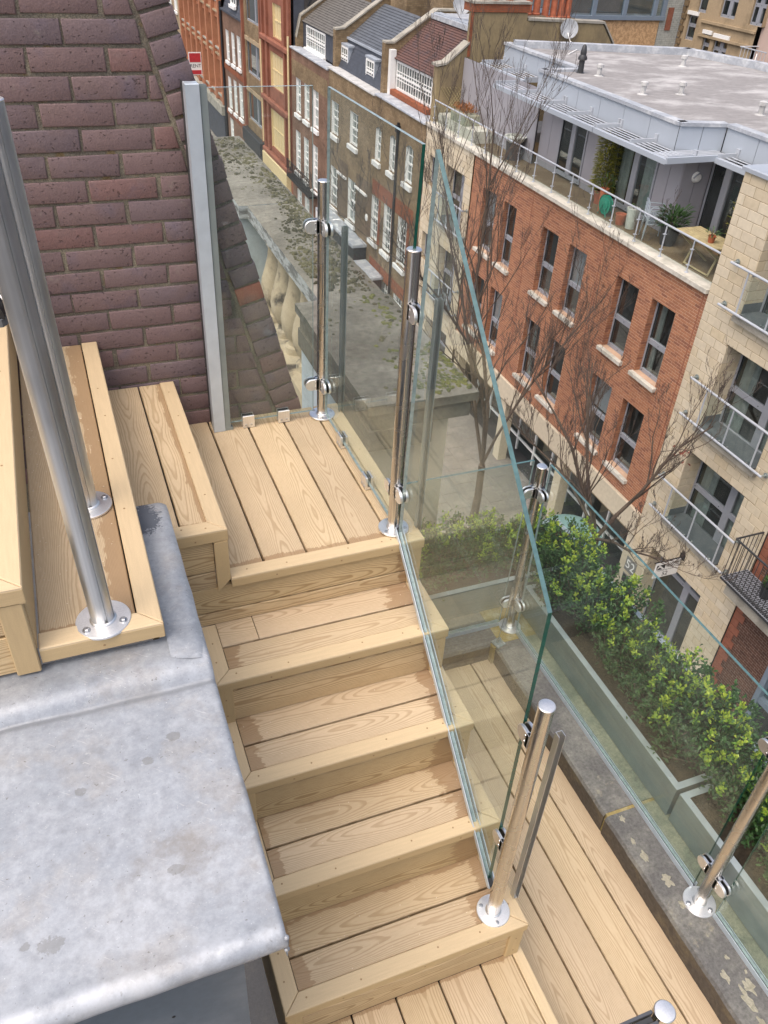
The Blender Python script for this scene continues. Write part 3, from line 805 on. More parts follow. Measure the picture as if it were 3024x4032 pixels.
post((PX[0], PX[1], .006), .972, R0, 'stainless post at the near corner of the landing where the sloping stair glass begins', GP, slots=(dn + .62,), clamps=((.80, dn), (.17, dn), (.15, up)), ba=-.5)
post((-.088, -.908, -4 * h + .003), .99, R0, 'tall stainless post on the bottom step at the end of the sloping stair glass', GP, slots=(), clamps=((.83, up), (.345, up)), ba=.35)
post((.722, .424, -1.0535), .935, R0, 'stainless post on the inside corner of the stone parapet with a chain', GP, slots=(-.9,), clamps=((.81, lf), (.175, lf), (.81, dn), (.175, dn)), ba=1.0)
post((.722, -1.012, -1.0535), .985, R0, 'stainless post on the stone parapet at the right edge, beyond the bottom step', GP, slots=(), clamps=((.835, up), (.19, up), (.175, dn)), ba=.9, hexb=True, fr=.058)
post((-1.043, -.486, z2 + .0022), 1.013, .0262, 'nearest of the bare stainless posts on the side steps, beside the grey roof', GP, slots=(dn + .25, dn + 1.25), mat='steel_dull', fr=.0615, hexb=True, ba=-.45).rotation_euler = (0, -.030, 0)
post((-1.035, -.035, z2 + .0018), .998, .0262, 'bare stainless post on the side steps standing behind the nearest one', GP, slots=(dn + .2,), mat='steel_dull', fr=.0615, hexb=True, ba=.35).rotation_euler = (0, -.026, 0)
post((-.128, -1.522, zp + .001), .972, R0, 'stainless post with a bright round cap cut off by the lower edge', GP, clamps=((.80, lf),))

# upright U channels that stand just outside the posts
def upright(loc, H, label, rz=0, mat='steel'):
    t = thing('edge_channel', loc, label, 'channel', 'upright glass edge channels')
    b = MB(); s = .010; th = .0022
    pr = [(-s, -s), (s, -s), (s, s), (-s, s), (-s, s - th), (s - th, s - th), (s - th, -s + th), (-s, -s + th)]
    b.prism(pr, 'z', 0, H); o = b.build('channel_section', mat, t, local=True, rot=(0, 0, rz))
    b = MB(); b.box(-s + .001, s - .004, -s + .004, s - .004, .0, .004); b.build('foot', mat, t, local=True, rot=(0, 0, rz))
    return t
upright((-.0, -.885, -4 * h - .001), .82, 'slim steel channel upright beside the tall post on the bottom step', pi / 2, 'steel_dull')
upright((.003, .07, -.03), .86, 'slim channel upright on the landing edge beside its near post', pi / 2, 'galvanised')
upright((-.003, .885, -.03), .80, 'slim channel upright on the landing edge beside its far post', pi / 2, 'galvanised')

# ------------------------------------------------------------------ glass panels
GG = 'glass balustrade panels'
def panel(name, label, pts, nrm, thick, edges, group=GG):
    """pts: polygon of 3D points in a plane; nrm: unit normal; edge materials per side index"""
    t = Vector(nrm) * thick / 2
    P = [Vector(p) for p in pts]; c0 = Vector((sum(p.x for p in P) / len(P), sum(p.y for p in P) / len(P), min(p.z for p in P)))
    root = thing('glass_panel', c0, label, 'glass panel', group)
    b = MB(); n = len(P)
    b.add([p + t for p in P], [list(range(n))]); b.add([p - t for p in P], [list(range(n))[::-1]])
    b.build('pane', 'clear_glass', root)
    mats = ['glass_edge', 'glass_edge_dark', 'glass_edge_pale', 'dark_metal']
    b = MB()
    for i in range(n):
        j = (i + 1) % n
        b.add([P[i] + t, P[i] - t, P[j] - t, P[j] + t], [(0, 1, 2, 3)], edges[i])
    b.build('polished_edge', mats, root)
    return root
YG = .876
p1 = panel('g', 'clear glass panel along the back of the landing in front of the purple brick wall',
      [(-.486, YG, .03), (-.127, YG, .03), (-.127, YG, 1.235), (-.486, YG, 1.235)], (0, 1, 0), .010, [2, 2, 2, 2])
p2 = panel('g', 'clear upright glass panel along the street side of the landing between its two posts',
      [(-.084, .838, .03), (-.084, .118, .03), (-.084, .066, 1.25), (-.084, .838, 1.238)], (1, 0, 0), .010, [2, 1, 2, 2])
p3 = panel('g', 'sloping clear glass panel down the open side of the staircase with thick green edges',
      [(-.081, -.845, -.69), (-.081, .028, .028), (-.081, -.012, 1.257), (-.081, -.83, .45)], (1, 0, 0), .012, [2, 2, 0, 1])
p4 = panel('g', 'clear glass panel standing on the short return of the stone parapet behind the staircase',
      [(-.1, .454, -1.03), (.678, .454, -1.03), (.70, .454, -.104), (-.1, .454, -.104)], (0, 1, 0), .010, [2, 2, 0, 2])
p5 = panel('g', 'long clear glass panel along the stone parapet in front of the planted steel troughs',
      [(.738, -.955, -1.03), (.738, .388, -1.03), (.738, .388, -.09), (.738, -.955, -.085)], (1, 0, 0), .010, [2, 2, 0, 1])
p6 = panel('g', 'clear glass panel on the parapet at the lower right, beyond the hex-bolted post',
      [(.745, -2.6, -1.03), (.745, -1.07, -1.03), (.745, -1.07, -.085), (.745, -2.6, -.085)], (1, 0, 0), .010, [2, 1, 0, 2])
p8 = panel('g', 'upright glass panel edge running left from the post cap at the lower edge',
      [(-.75, -1.522, zp + .04), (-.156, -1.522, zp + .04), (-.156, -1.522, -.012), (-.75, -1.522, -.012)], (0, 1, 0), .010, [1, 1, 3, 1])
for yy in (-.0135, .0075):
    b = MB(); b.box(-.75, -.15, -1.522 + yy, -1.522 + yy + .006, -.05, -.006); b.build('edge_bead', 'lamp_grey', p8)
# bottom rails (U channel with the glass edge in it)
def rail(root, a, b_, up_, w=.020, hgt=.016):
    a, b_ = Vector(a), Vector(b_); d = (b_ - a).normalized(); u = Vector(up_); s = d.cross(u).normalized(); u = s.cross(d)
    mb = MB(); th = .0026
    def bar(o0, o1, h0, h1, mat=0):
        vs = []
        for p in (a, b_):
            for (o, hh_) in ((o0, h0), (o1, h0), (o1, h1), (o0, h1)): vs.append(p + s * o + u * hh_)
        mb.add(vs, [(0, 1, 5, 4), (1, 2, 6, 5), (2, 3, 7, 6), (3, 0, 4, 7), (3, 2, 1, 0), (4, 5, 6, 7)], mat)
    bar(-w / 2, -w / 2 + th, 0, hgt); bar(w / 2 - th, w / 2, 0, hgt); bar(-w / 2 + th, w / 2 - th, 0, th, 1)
    mb.build('bottom_rail', ['aluminium', 'dark_metal'], root)
rail(p3, (-.081, .052, .030), (-.081, -.862, -.712), (0, 0, 1), .026, .018)
rail(p4, (-.1, .454, -1.0535), (.672, .454, -1.0535), (0, 0, 1), .022, .024)
rail(p5, (.738, .372, -1.0535), (.738, -.96, -1.0535), (0, 0, 1), .022, .024)
rail(p6, (.745, -1.07, -1.0535), (.745, -2.6, -1.0535), (0, 0, 1), .022, .024)
# square clamps that hold the landing glass off the boards
def foot_clamp(root, loc, rz):
    b = MB(); w_, hh_ = .0235, .052
    for s in (1, -1):
        b.cbox(-w_, w_, s * .006 if s > 0 else -.015, .015 if s > 0 else -.006, 0, hh_, .0015)
    b.box(-w_ + .001, w_ - .001, -.0125, .0125, 0, .012)
    o = b.build('foot_clamp', 'steel_bright', root, loc=loc, rot=(0, 0, rz))
    k = MB(); k.box(-w_ + .002, w_ - .002, -.0061, -.0052, .013, hh_ + .0008); k.box(-w_ + .002, w_ - .002, .0052, .0061, .013, hh_ + .0008); k.build('gasket', 'rubber', o, local=True)
    for s in (-1, 1):
        k = MB(); k.lathe([(.0048, 0), (.0042, -.0014), (.0022, -.0014), (.002, -.0006)], n=10, axis='y'); k.build('screw', 'bolt_metal', o, local=True, loc=(s * .011, -.015, .012))
foot_clamp(p1, (-.399, YG, .003), 0); foot_clamp(p1, (-.254, YG, .003), 0)
foot_clamp(p2, (-.084, .63, .003), -pi / 2); foot_clamp(p2, (-.084, .345, .003), -pi / 2)

# ------------------------------------------------------------------ lead covered roof box
lr = thing('lead_roof', (-1.3, -.9, -1.2), 'dull grey lead-covered flat roof box with a rolled front edge', 'roof')
def prof_lead(nx=46):
    ys = [(-1.249, .246), (-1.260, .252), (-1.268, .262), (-1.271, .274), (-1.268, .286), (-1.260, .295), (-1.249, .3005), (-1.238, .3015), (-1.232, .2995), (-1.21, .2992), (-1.18, .2998)]
    for i in range(14): ys.append((-1.14 + i * .034, .3 + i * .0006))
    ys += [(-.690, .3085), (-.668, .3075), (-.660, .3065), (-.6555, .3068), (-.652, .310), (-.647, .318), (-.640, .327), (-.631, .334), (-.620, .338), (-.605, .3395), (-.585, .339), (-.570, .338), (-.550, .3365), (-.52, .336)]
    return ys
ys = prof_lead()
b = MB(); xs_ = []
x = -1.95
while x < -.86: xs_.append(x); x += .024
xs_ += [-.858, -.850, -.843, -.838, -.8345, -.832, -.8305, -.830]
nx, ny = len(xs_), len(ys)
def nz(x, y, a=.0034): return a * mnoise.noise(Vector((x * 6, y * 6, 1.7))) + a * .6 * mnoise.noise(Vector((x * 19, y * 19, 4.1))) + a * .35 * mnoise.noise(Vector((x * 42, y * 42, 2.2)))
vs = []
for i, x in enumerate(xs_):
    e = max(0, (x + .8395) / .0095)
    dz = -.006 * e ** 2.0
    for (y, z) in ys:
        wob = .003 * mnoise.noise(Vector((x * 9, 3.3, y)))
        vs.append((x + (.0025 * mnoise.noise(Vector((y * 11, .3, 7))) if e > 0 else 0), y + (wob if y < -1.2 else 0), z + dz + nz(x, y)))
fs = [[i * ny + j, (i + 1) * ny + j, (i + 1) * ny + j + 1, i * ny + j + 1] for i in range(nx - 1) for j in range(ny - 1)]
b.add(vs, fs)
# right hand drip edge
k = len(b.v)
ev = []
for j, (y, z) in enumerate(ys):
    p = vs[(nx - 1) * ny + j]; ev += [p, (p[0] - .001, p[1], p[2] - .03)]
b.add(ev, [[2 * j, 2 * j + 1, 2 * j + 3, 2 * j + 2] for j in range(ny - 1)])
b.build('lead_sheet', 'lead_sheet', lr, smooth=True, ang=60)
# strip that runs back beside the second step
b = MB(); vs = []; yy_ = [-.56, -.54, -.50] + [-.46 + .03 * i for i in range(16)] + [.012, .022, .028, .030]
xx_ = [-.93, -.915, -.90, -.885, -.87, -.858, -.848, -.840, -.834, -.830, -.829]
for x in xx_:
    e = max(0, (x + .862) / .033)
    for y in yy_:
        f_ = max(0, (y - .0) / .03)
        vs.append((x + (.002 * mnoise.noise(Vector((y * 12, 1, 2))) if e else 0), y, .334 - .014 * e ** 2.5 - .012 * f_ ** 2 + nz(x, y, .002)))
ny = len(yy_)
b.add(vs, [[i * ny + j, (i + 1) * ny + j, (i + 1) * ny + j + 1, i * ny + j + 1] for i in range(len(xx_) - 1) for j in range(ny - 1)])
ev = []
for j in range(ny):
    p = vs[(len(xx_) - 1) * ny + j]; ev += [p, (p[0], p[1], p[2] - .2)]
b.add(ev, [[2 * j, 2 * j + 1, 2 * j + 3, 2 * j + 2] for j in range(ny - 1)])
ev = []
for i in range(len(xx_)):
    p = vs[i * ny + ny - 1]; ev += [p, (p[0], p[1], p[2] - .2)]
b.add(ev, [[2 * j, 2 * j + 1, 2 * j + 3, 2 * j + 2] for j in range(len(xx_) - 1)])
b.build('lead_capping', 'lead_sheet', lr, smooth=True, ang=60)
# dressed lap where the capping meets the roll
b = MB(); vs = []
for i in range(12):
    u = i / 11
    for j in range(9):
        v = j / 8
        x = -.915 + u * .083; y = -.60 + v * .10 + .03 * (u - .5) ** 2 - .02 * u
        e = max(0, (x + .862) / .033)
        z = .3395 + .0035 * sin(v * pi) - .014 * e ** 2.5 + nz(x, y, .0025) + .0015
        vs.append((x, y, z))
b.add(vs, [[i * 9 + j, (i + 1) * 9 + j, (i + 1) * 9 + j + 1, i * 9 + j + 1] for i in range(11) for j in range(8)])
b.build('lead_lap', 'lead_sheet', lr, smooth=True, ang=70)
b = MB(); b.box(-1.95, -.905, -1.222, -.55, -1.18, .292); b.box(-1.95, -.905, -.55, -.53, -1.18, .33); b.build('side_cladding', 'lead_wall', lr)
b = MB(); b.lathe([(.0035, 0), (.003, -.001)], (-1.045, -1.2225, .05), 8, axis='y'); b.build('fixing', 'rubber', lr)
# weld blob on the near corner
b = MB()
for i in range(7):
    b.lathe([(.001, -.004), (.0045, -.0025), (.0055, 0), (.0045, .0025), (.001, .004)], (-.832 - .0012 * (i % 2), -1.262 + .003 * (i % 3), .246 + .007 * i), 8)
b.build('solder_bead', 'lead_sheet', lr, smooth=True, ang=80)

# ------------------------------------------------------------------ our building below, parapet
hb_ = thing('parapet_wall', (.8, -1, -1.2), 'low stone-capped parapet wall around the roof deck, under the glass panels', 'wall')
def coping(x0, x1, y0, y1, name='coping_stone', seed=0, zt=-1.0545, th=.125):
    """slab with a worn inner top edge"""
    b = MB(); L = max(x1 - x0, y1 - y0); along = 'y' if (y1 - y0) > (x1 - x0) else 'x'
    n = max(2, int(L / .03)); rows = []
    for i in range(n + 1):
        t = i / n
        if along == 'y':
            y = y0 + (y1 - y0) * t; wn = .004 * mnoise.noise(Vector((y * 9, seed, 0))) + .003 * mnoise.noise(Vector((y * 31, seed, 2)))
            rows.append([(x0 + .002 + wn * .5, y, zt - th), (x0 - .002 + wn, y, zt - .02), (x0 + .004 + wn * 1.4, y, zt - .004), (x0 + .016 + wn, y, zt + .0005 * mnoise.noise(Vector((y * 20, 1, seed)))), (x1, y, zt), (x1, y, zt - th)])
        else:
            x = x0 + (x1 - x0) * t; wn = .004 * mnoise.noise(Vector((x * 9, seed, 0))) + .003 * mnoise.noise(Vector((x * 31, seed, 2)))
            rows.append([(x, y0 + .002 + wn * .5, zt - th), (x, y0 - .002 + wn, zt - .02), (x, y0 + .004 + wn * 1.4, zt - .004), (x, y0 + .016 + wn, zt), (x, y1, zt), (x, y1, zt - th)])
    vs = [p for r in rows for p in r]; m_ = 6
    for i in range(n):
        for j in range(5):
            b.add([vs[i * m_ + j], vs[i * m_ + j + 1], vs[(i + 1) * m_ + j + 1], vs[(i + 1) * m_ + j]], [(0, 1, 2, 3)], 1 if j < 1 else 0)
    b.add(rows[0], [list(range(6))], 1); b.add(rows[-1], [list(range(6))[::-1]], 1)
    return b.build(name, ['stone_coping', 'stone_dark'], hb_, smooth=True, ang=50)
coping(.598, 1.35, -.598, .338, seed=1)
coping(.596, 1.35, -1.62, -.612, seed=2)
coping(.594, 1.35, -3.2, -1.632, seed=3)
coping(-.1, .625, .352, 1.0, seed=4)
b = MB(); b.box(.604, 1.34, -.613, -.597, -1.17, -1.0575); b.box(.604, 1.34, -1.633, -1.619, -1.17, -1.0575); b.box(.585, .64, .325, .37, -1.17, -1.062); b.box(.627, 1.35, .34, 1.0, -1.17, -1.056); b.build('mortar_joint', 'joint_mortar', hb_)
boxpart('wall_core', 'stone_dark', hb_, .612, 1.33, -3.2, 1.0, -15.4, -1.18)
boxpart('wall_core', 'stone_dark', hb_, -.1, .61, .37, 1.0, -15.4, -1.18)
# lichen crusts on the coping
rl = random.Random(12)
def crust(cx, cy, s, stretch=1.6, n=26, seed=0):
    b = MB(); r_ = random.Random(seed); pts = []
    for i in range(n):
        a = 2 * pi * i / n
        rr = s * (.62 + .75 * (mnoise.noise(Vector((cos(a) * 1.7 + seed, sin(a) * 1.7, seed * .7))) + .25))
        pts.append((cx + rr * cos(a) * .6, cy + rr * sin(a) * stretch * .6))
    pts = [(min(max(p[0], .612), 1.3), p[1]) for p in pts]
    zt = -1.0545
    vs = [(*p, zt) for p in pts] + [(cx + (p[0] - cx) * .88, cy + (p[1] - cy) * .88, zt + .0016) for p in pts]
    b.add(vs, [[i, (i + 1) % n, n + (i + 1) % n, n + i] for i in range(n)] + [list(range(n, 2 * n))])
    return b
b = MB()
for (cx, cy, s, st_) in [(.665, -.905, .040, 1.2), (.640, -.80, .022, 2.2), (.66, -1.0, .02, 1.5), (.70, -1.30, .035, 1.8), (.665, -1.33, .030, 2.6), (.69, -1.20, .014, 1.6), (.72, -1.26, .012, 1.4), (.635, -.735, .014, 2), (.66, -1.42, .03, 2.2), (.70, -1.5, .04, 1.4), (.645, -1.25, .018, 2.4), (.65, -.64, .02, 1.4)]:
    q = crust(cx, cy, s, st_, 26, int(cx * 1000 + cy * 777)); b.add(q.v, q.f)
o = b.build('lichen_crust', 'lichen', hb_); o['kind'] = 'stuff'
# tie-down plate with shackle on the parapet corner, chain to the post
tp = thing('tie_plate', (.618, .341, -1.0545), 'small bolted steel plate with a shackle on the parapet corner', 'bracket')
b = MB(); b.cbox(-.026, .026, -.026, .026, .001, .006, .001); o = b.build('plate', 'galvanised', tp, local=True, rot=(0, 0, .25))
for sx in (-1, 1):
    for sy in (-1, 1):
        k = MB(); k.lathe([(.005, .006), (.005, .009), (.003, .0105)], n=6); k.build('bolt', 'bolt_metal', o, local=True, loc=(sx * .018, sy * .018, 0))
b = MB(); b.tube([(-.008, 0, .005), (-.009, 0, .03), (0, 0, .042), (.009, 0, .03), (.008, 0, .005)], .0032, 6); b.build('shackle', 'bolt_metal', tp, smooth=True, local=True)
wr = thing('wire_tie', (.66, .38, -.99), 'thin steel wire and turnbuckle tied between parapet corner plate and post', 'wire')
b = MB(); b.tube([(.618, .345, -1.012), (.655, .37, -.80), (.69, .392, -.42), (.697, .40, -.30)], .0015, 5); b.build('wire', 'bolt_metal', wr)
b = MB()
for i in range(7):
    z = -.44 + i * .018; c0 = Vector((.688 + i * .0013, .392 + i * .001, z))
    b.tube([c0 + Vector((0, 0, -.009)), c0 + Vector((.006 if i % 2 else 0, .006 if not i % 2 else 0, 0)), c0 + Vector((0, 0, .009))], .0022, 5)
    b.tube([c0 + Vector((0, 0, -.009)), c0 - Vector((.006 if i % 2 else 0, .006 if not i % 2 else 0, 0)), c0 + Vector((0, 0, .009))], .0022, 5)
b.build('chain', 'bolt_metal', wr)
b = MB(); b.tube([(.652, .368, -.84), (.662, .374, -.74)], .005, 6); b.build('turnbuckle', 'bolt_metal', wr)

# ------------------------------------------------------------------ steel planting troughs and soil
def trough(loc, x0, x1, y0, y1, label, open_=()):
    t = thing('planter_trough', loc, label, 'planter', 'galvanised planting troughs')
    zb, zt, fl_, th = -1.0495, -.885, .026, .003
    def wall(nm, a):
        b = MB(); b.box(*a); return b.build(nm, 'galvanised_bright' if nm == 'rim' else 'galvanised', t)
    wall('side_panel', (x0, x0 + th, y0, y1, zb, zt - .0012)); wall('side_panel', (x1 - th, x1, y0, y1, zb, zt - .0012))
    wall('end_panel', (x0 + th, x1 - th, y0, y0 + th, zb, zt - .0012)); wall('end_panel', (x0 + th, x1 - th, y1 - th, y1, zb, zt - .0012))
    wall('rim', (x0, x0 + fl_, y0, y1, zt - .001, zt + .001)); wall('rim', (x1 - fl_, x1, y0, y1, zt - .001, zt + .001))
    wall('rim', (x0 + fl_, x1 - fl_, y0, y0 + fl_, zt - .001, zt + .001)); wall('rim', (x0 + fl_, x1 - fl_, y1 - fl_, y1, zt - .001, zt + .001))
    # soil with an uneven surface
    b = MB(); n1 = 12; n2 = max(8, int((y1 - y0) / .05)); vs = []
    for i in range(n1 + 1):
        for j in range(n2 + 1):
            x = x0 + th + (x1 - x0 - 2 * th) * i / n1; y = y0 + th + (y1 - y0 - 2 * th) * j / n2
            vs.append((x, y, -.935 + .012 * mnoise.noise(Vector((x * 7, y * 7, 0)))))
    b.add(vs, [[i * (n2 + 1) + j, (i + 1) * (n2 + 1) + j, (i + 1) * (n2 + 1) + j + 1, i * (n2 + 1) + j + 1] for i in range(n1) for j in range(n2)])
    o = b.build('soil', 'soil', t); o['kind'] = 'stuff'
    for i in range(4):
        k = MB(); k.lathe([(.004, zt + .001), (.003, zt + .003)], (x0 + fl_ / 2, y0 + .06 + i * (y1 - y0 - .12) / 3, 0), 6); k.build('rivet', 'bolt_metal', t)
    return t
trough((1.03, -.08, -1.05), .818, 1.25, -.684, .50, 'galvanised steel planting trough along the parapet, its end butting the next one')
trough((1.03, -1.5, -1.05), .818, 1.25, -2.5, -.702, 'second galvanised steel planting trough, at the lower right behind the hex-bolted post')
trough((.4, .75, -1.05), -.05, 1.25, .556, .93, 'galvanised steel planting trough along the back, behind the staircase glass')

# ------------------------------------------------------------------ hedge shrubs
def leaf(b, p, d, up, L, W, fold=.25):
    d = d.normalized(); s = d.cross(up)
    if s.length < 1e-4: s = d.cross(Vector((.3, .5, .8)))
    s.normalize(); n_ = s.cross(d)
    m1 = p + d * L * .3 + n_ * L * .05; m2 = p + d * L * .68 + n_ * L * .05; tip = p + d * L
    a1 = s * W * .42 - n_ * W * -.12; a2 = s * W * .5 + n_ * W * .14
    b1 = -s * W * .42 + n_ * W * .12; b2 = -s * W * .5 + n_ * W * .14
    b.add([p, m1 + a1, m2 + a2, tip, m2 + b2, m1 + b1, m1, m2],
          [(0, 1, 6), (1, 2, 7, 6), (2, 3, 7), (0, 6, 5), (6, 7, 4, 5), (7, 3, 4)])
def shrub_mesh(seed, H=.285, R_=.215, bright=9):
    r_ = random.Random(seed); dk_, br, stm = MB(), MB(), MB()
    tips = []
    for i in range(46):
        a = r_.uniform(0, 2 * pi); rad = R_ * math.sqrt(r_.random()); hh_ = H * r_.uniform(.55, 1.0) * (1 - .35 * (rad / R_) ** 2)
        base = Vector((r_.uniform(-.05, .05), r_.uniform(-.05, .05), 0)); tip = Vector((rad * cos(a), rad * sin(a), hh_))
        mid = (base + tip) / 2 + Vector((rad * cos(a) * .25, rad * sin(a) * .25, -.01))
        stm.tube([base, mid, tip], [.004, .003, .0015], 4)
        tips.append((tip, (tip - mid).normalized()))
        n = int(74 * hh_ / H)
        for j in range(n):
            t = r_.uniform(.18, 1.0) ** .8
            p = base.lerp(mid, t * 2) if t < .5 else mid.lerp(tip, t * 2 - 1)
            p = p + Vector((r_.gauss(0, .022), r_.gauss(0, .022), r_.gauss(0, .018)))
            d = Vector((r_.gauss(0, 1), r_.gauss(0, 1), r_.uniform(-.2, 1.0))) + (tip - base).normalized() * .5
            dk_.tv = r_.random()
            leaf(dk_, p, d, Vector((r_.gauss(0, .4), r_.gauss(0, .4), 1)), r_.uniform(.013, .027), r_.uniform(.007, .012))
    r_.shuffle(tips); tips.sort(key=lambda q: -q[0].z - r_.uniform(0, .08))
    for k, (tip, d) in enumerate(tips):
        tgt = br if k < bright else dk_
        for ring in range(4):
            n = 6
            for j in range(n):
                a = 2 * pi * j / n + ring * .5 + r_.uniform(-.2, .2)
                el = .25 + .33 * ring
                side = Vector((cos(a), sin(a), 0)); dd = side * cos(el) + (d * .3 + Vector((0, 0, .8))) * sin(el)
                tgt.tv = min(1, max(0, r_.gauss(.25 + .14 * ring, .22)))
                dd = dd + Vector((r_.gauss(0, .28), r_.gauss(0, .28), r_.gauss(0, .22)))
                leaf(tgt, tip + Vector((r_.gauss(0, .007), r_.gauss(0, .007), .010 * ring - .014 + r_.gauss(0, .006))), dd, Vector((r_.gauss(0, .25), r_.gauss(0, .25), 1)), r_.uniform(.013, .028) * (1 - .1 * ring), r_.uniform(.007, .0115))
    return dk_.mesh('foliage', 'leaf_dark', tint=True), br.mesh('young_leaves', 'leaf_bright', tint=True), stm.mesh('stems', 'bark', True)
SHR = [shrub_mesh(100 + i, bright=(24, 17, 27, 14, 20)[i]) for i in range(5)]
rs = random.Random(5)
side_words = ['at the inside corner of the troughs', 'first along the parapet from the corner', 'second along the parapet from the corner', 'third along the parapet from the corner', 'at the end of the first parapet trough',
              'at the start of the second parapet trough', 'second in the lower right trough', 'third in the lower right trough', 'at the near end of the lower right trough']
spots = [(1.06, .66), (1.03, .40), (1.05, .15), (1.03, -.10), (1.05, -.34), (1.05, -.56), (1.06, -.84), (1.05, -1.10), (1.06, -1.36)]
back = [(.80, .75, 'in the back trough nearest the parapet corner'), (.58, .75, 'in the back trough, second from the corner'), (.36, .76, 'in the back trough, third from the corner'), (.14, .75, 'in the back trough nearest the landing')]
def put_shrub(x, y, i, words):
    s_ = thing('hedge_shrub', (x, y, -.94), 'bushy hedge shrub with yellow-green tips, ' + words, 'shrub', 'hedge shrubs in the troughs')
    f_, y_, t_ = SHR[i % 5]
    q = rs.uniform(.88, 1.08); ez = rs.uniform(0, 6.28)
    for nm, me in (('foliage', f_), ('young_leaves', y_), ('stems', t_)):
        o = link(nm, me, s_, local=True, rot=(0, 0, ez)); o.scale = (q, q, q)
        if nm != 'stems': o['kind'] = 'stuff'
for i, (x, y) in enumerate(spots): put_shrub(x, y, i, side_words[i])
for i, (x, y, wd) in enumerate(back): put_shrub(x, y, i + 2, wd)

# ------------------------------------------------------------------ old stone balustrade beyond the wall
ba = thing('stone_balustrade', (.5, 2.5, -1.2), 'weathered old stone balustrade with a broad mossy coping slab and bulging balusters', 'balustrade')
ZS = -.15
b = MB()
def slab(x0, x1, y0, y1, z0, z1, seed):
    n = max(3, int((y1 - y0) / .05)); m_ = max(3, int((x1 - x0) / .05)); vs = []
    for i in range(m_ + 1):
        for j in range(n + 1):
            x = x0 + (x1 - x0) * i / m_; y = y0 + (y1 - y0) * j / n
            ed_ = (i in (0, m_)) or (j in (0, n))
            vs.append((x + (.006 * mnoise.noise(Vector((y * 8, seed, 3))) if i in (0, m_) else 0), y + (.006 * mnoise.noise(Vector((x * 8, seed, 5))) if j in (0, n) else 0),
                       z1 + .006 * mnoise.noise(Vector((x * 5, y * 5, seed))) + .003 * mnoise.noise(Vector((x * 22, y * 22, seed))) - (.008 if ed_ else 0)))
    b.add(vs, [[i * (n + 1) + j, (i + 1) * (n + 1) + j, (i + 1) * (n + 1) + j + 1, i * (n + 1) + j + 1] for i in range(m_) for j in range(n)], 0)
    # skirts
    for (ids) in ([i * (n + 1) for i in range(m_ + 1)], [i * (n + 1) + n for i in range(m_ + 1)], list(range(n + 1)), [m_ * (n + 1) + j for j in range(n + 1)]):
        ev = []
        for q in ids: ev += [vs[q], (vs[q][0], vs[q][1], z0)]
        b.add(ev, [[2 * j, 2 * j + 1, 2 * j + 3, 2 * j + 2] for j in range(len(ids) - 1)], 1)
    b.add([(x0, y0, z0), (x1, y0, z0), (x1, y1, z0), (x0, y1, z0)], [(3, 2, 1, 0)], 1)
slab(.215, .785, 1.130, 2.345, -.205, ZS, 1); b.build('pier_cap', ['old_slab', 'slab_mould'], ba, smooth=True, ang=40)
b = MB(); slab(.364, .765, 2.345, 4.10, -.255, ZS - .004, 2); b.build('coping_slab', ['old_slab', 'slab_edge'], ba, smooth=True, ang=40)
b = MB(); slab(.30, .765, 4.10, 6.08, -.25, ZS, 3); b.build('coping_slab', ['old_slab', 'slab_edge'], ba, smooth=True, ang=40)
b = MB(); b.cbox(.240, .760, 1.155, 2.33, -.30, -.206, .03); b.build('pier_moulding', 'slab_mould', ba)
b = MB(); b.box(.228, .56, 1.14, 2.33, -.41, -.3005); b.build('pier_moulding', 'slab_mould', ba)
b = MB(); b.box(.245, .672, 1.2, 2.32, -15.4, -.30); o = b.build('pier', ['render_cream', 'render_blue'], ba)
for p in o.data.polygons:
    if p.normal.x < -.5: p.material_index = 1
b = MB(); b.box(.31, .74, 4.14, 6.0, -15.4, -.251); b.build('pier', 'render_blue', ba)
boxpart('base_rail', 'baluster_stone', ba, .38, .70, 2.33, 4.13, -1.35, -1.02)
prof = [(.085, 0), (.085, .05), (.06, .06), (.055, .09), (.075, .12), (.105, .19), (.112, .26), (.10, .34), (.072, .43), (.052, .51), (.046, .57), (.06, .60), (.06, .63), (.046, .65), (.05, .70), (.08, .72), (.08, .765)]
for i in range(6):
    k = MB(); k.lathe(prof, (.53, 2.56 + i * .29, -1.02), 16); k.build('baluster', 'baluster_stone', ba, smooth=True, ang=50)
# moss cushions
ms = {}
rm = random.Random(21)
b1, b2 = MB(), MB()
def cushion(b, x, y, r_, hh_):
    n = 9; vs = []; rots = rm.uniform(0, 6)
    for (rr, zz) in ((1.0, 0), (.86, .55), (.5, .9)):
        for j in range(n):
            a = 2 * pi * j / n + rots; q = r_ * rr * (1 + .3 * mnoise.noise(Vector((x * 40 + cos(a) * 2, y * 40 + sin(a) * 2, zz))))
            vs.append((x + q * cos(a), y + q * sin(a) * 1.15, ZS - .004 + hh_ * zz))
    vs.append((x, y, ZS - .004 + hh_))
    fs = [[k * n + j, k * n + (j + 1) % n, (k + 1) * n + (j + 1) % n, (k + 1) * n + j] for k in range(2) for j in range(n)] + [[2 * n + j, 2 * n + (j + 1) % n, 3 * n] for j in range(n)]
    b.add(vs, fs)
for _ in range(3200):
    y = rm.uniform(2.4, 6.0); x = rm.uniform(.40, .74)
    dens = mnoise.noise(Vector((x * 3.5, y * 1.6, 9))) + .35 * (x - .5) * 4 * (.5 if y > 5 else 1)
    if dens + rm.uniform(-.35, .35) < .02: continue
    r_ = rm.uniform(.004, .011) * (2.1 if rm.random() < .14 else 1); cushion(b1, x, y, r_, r_ * .85)
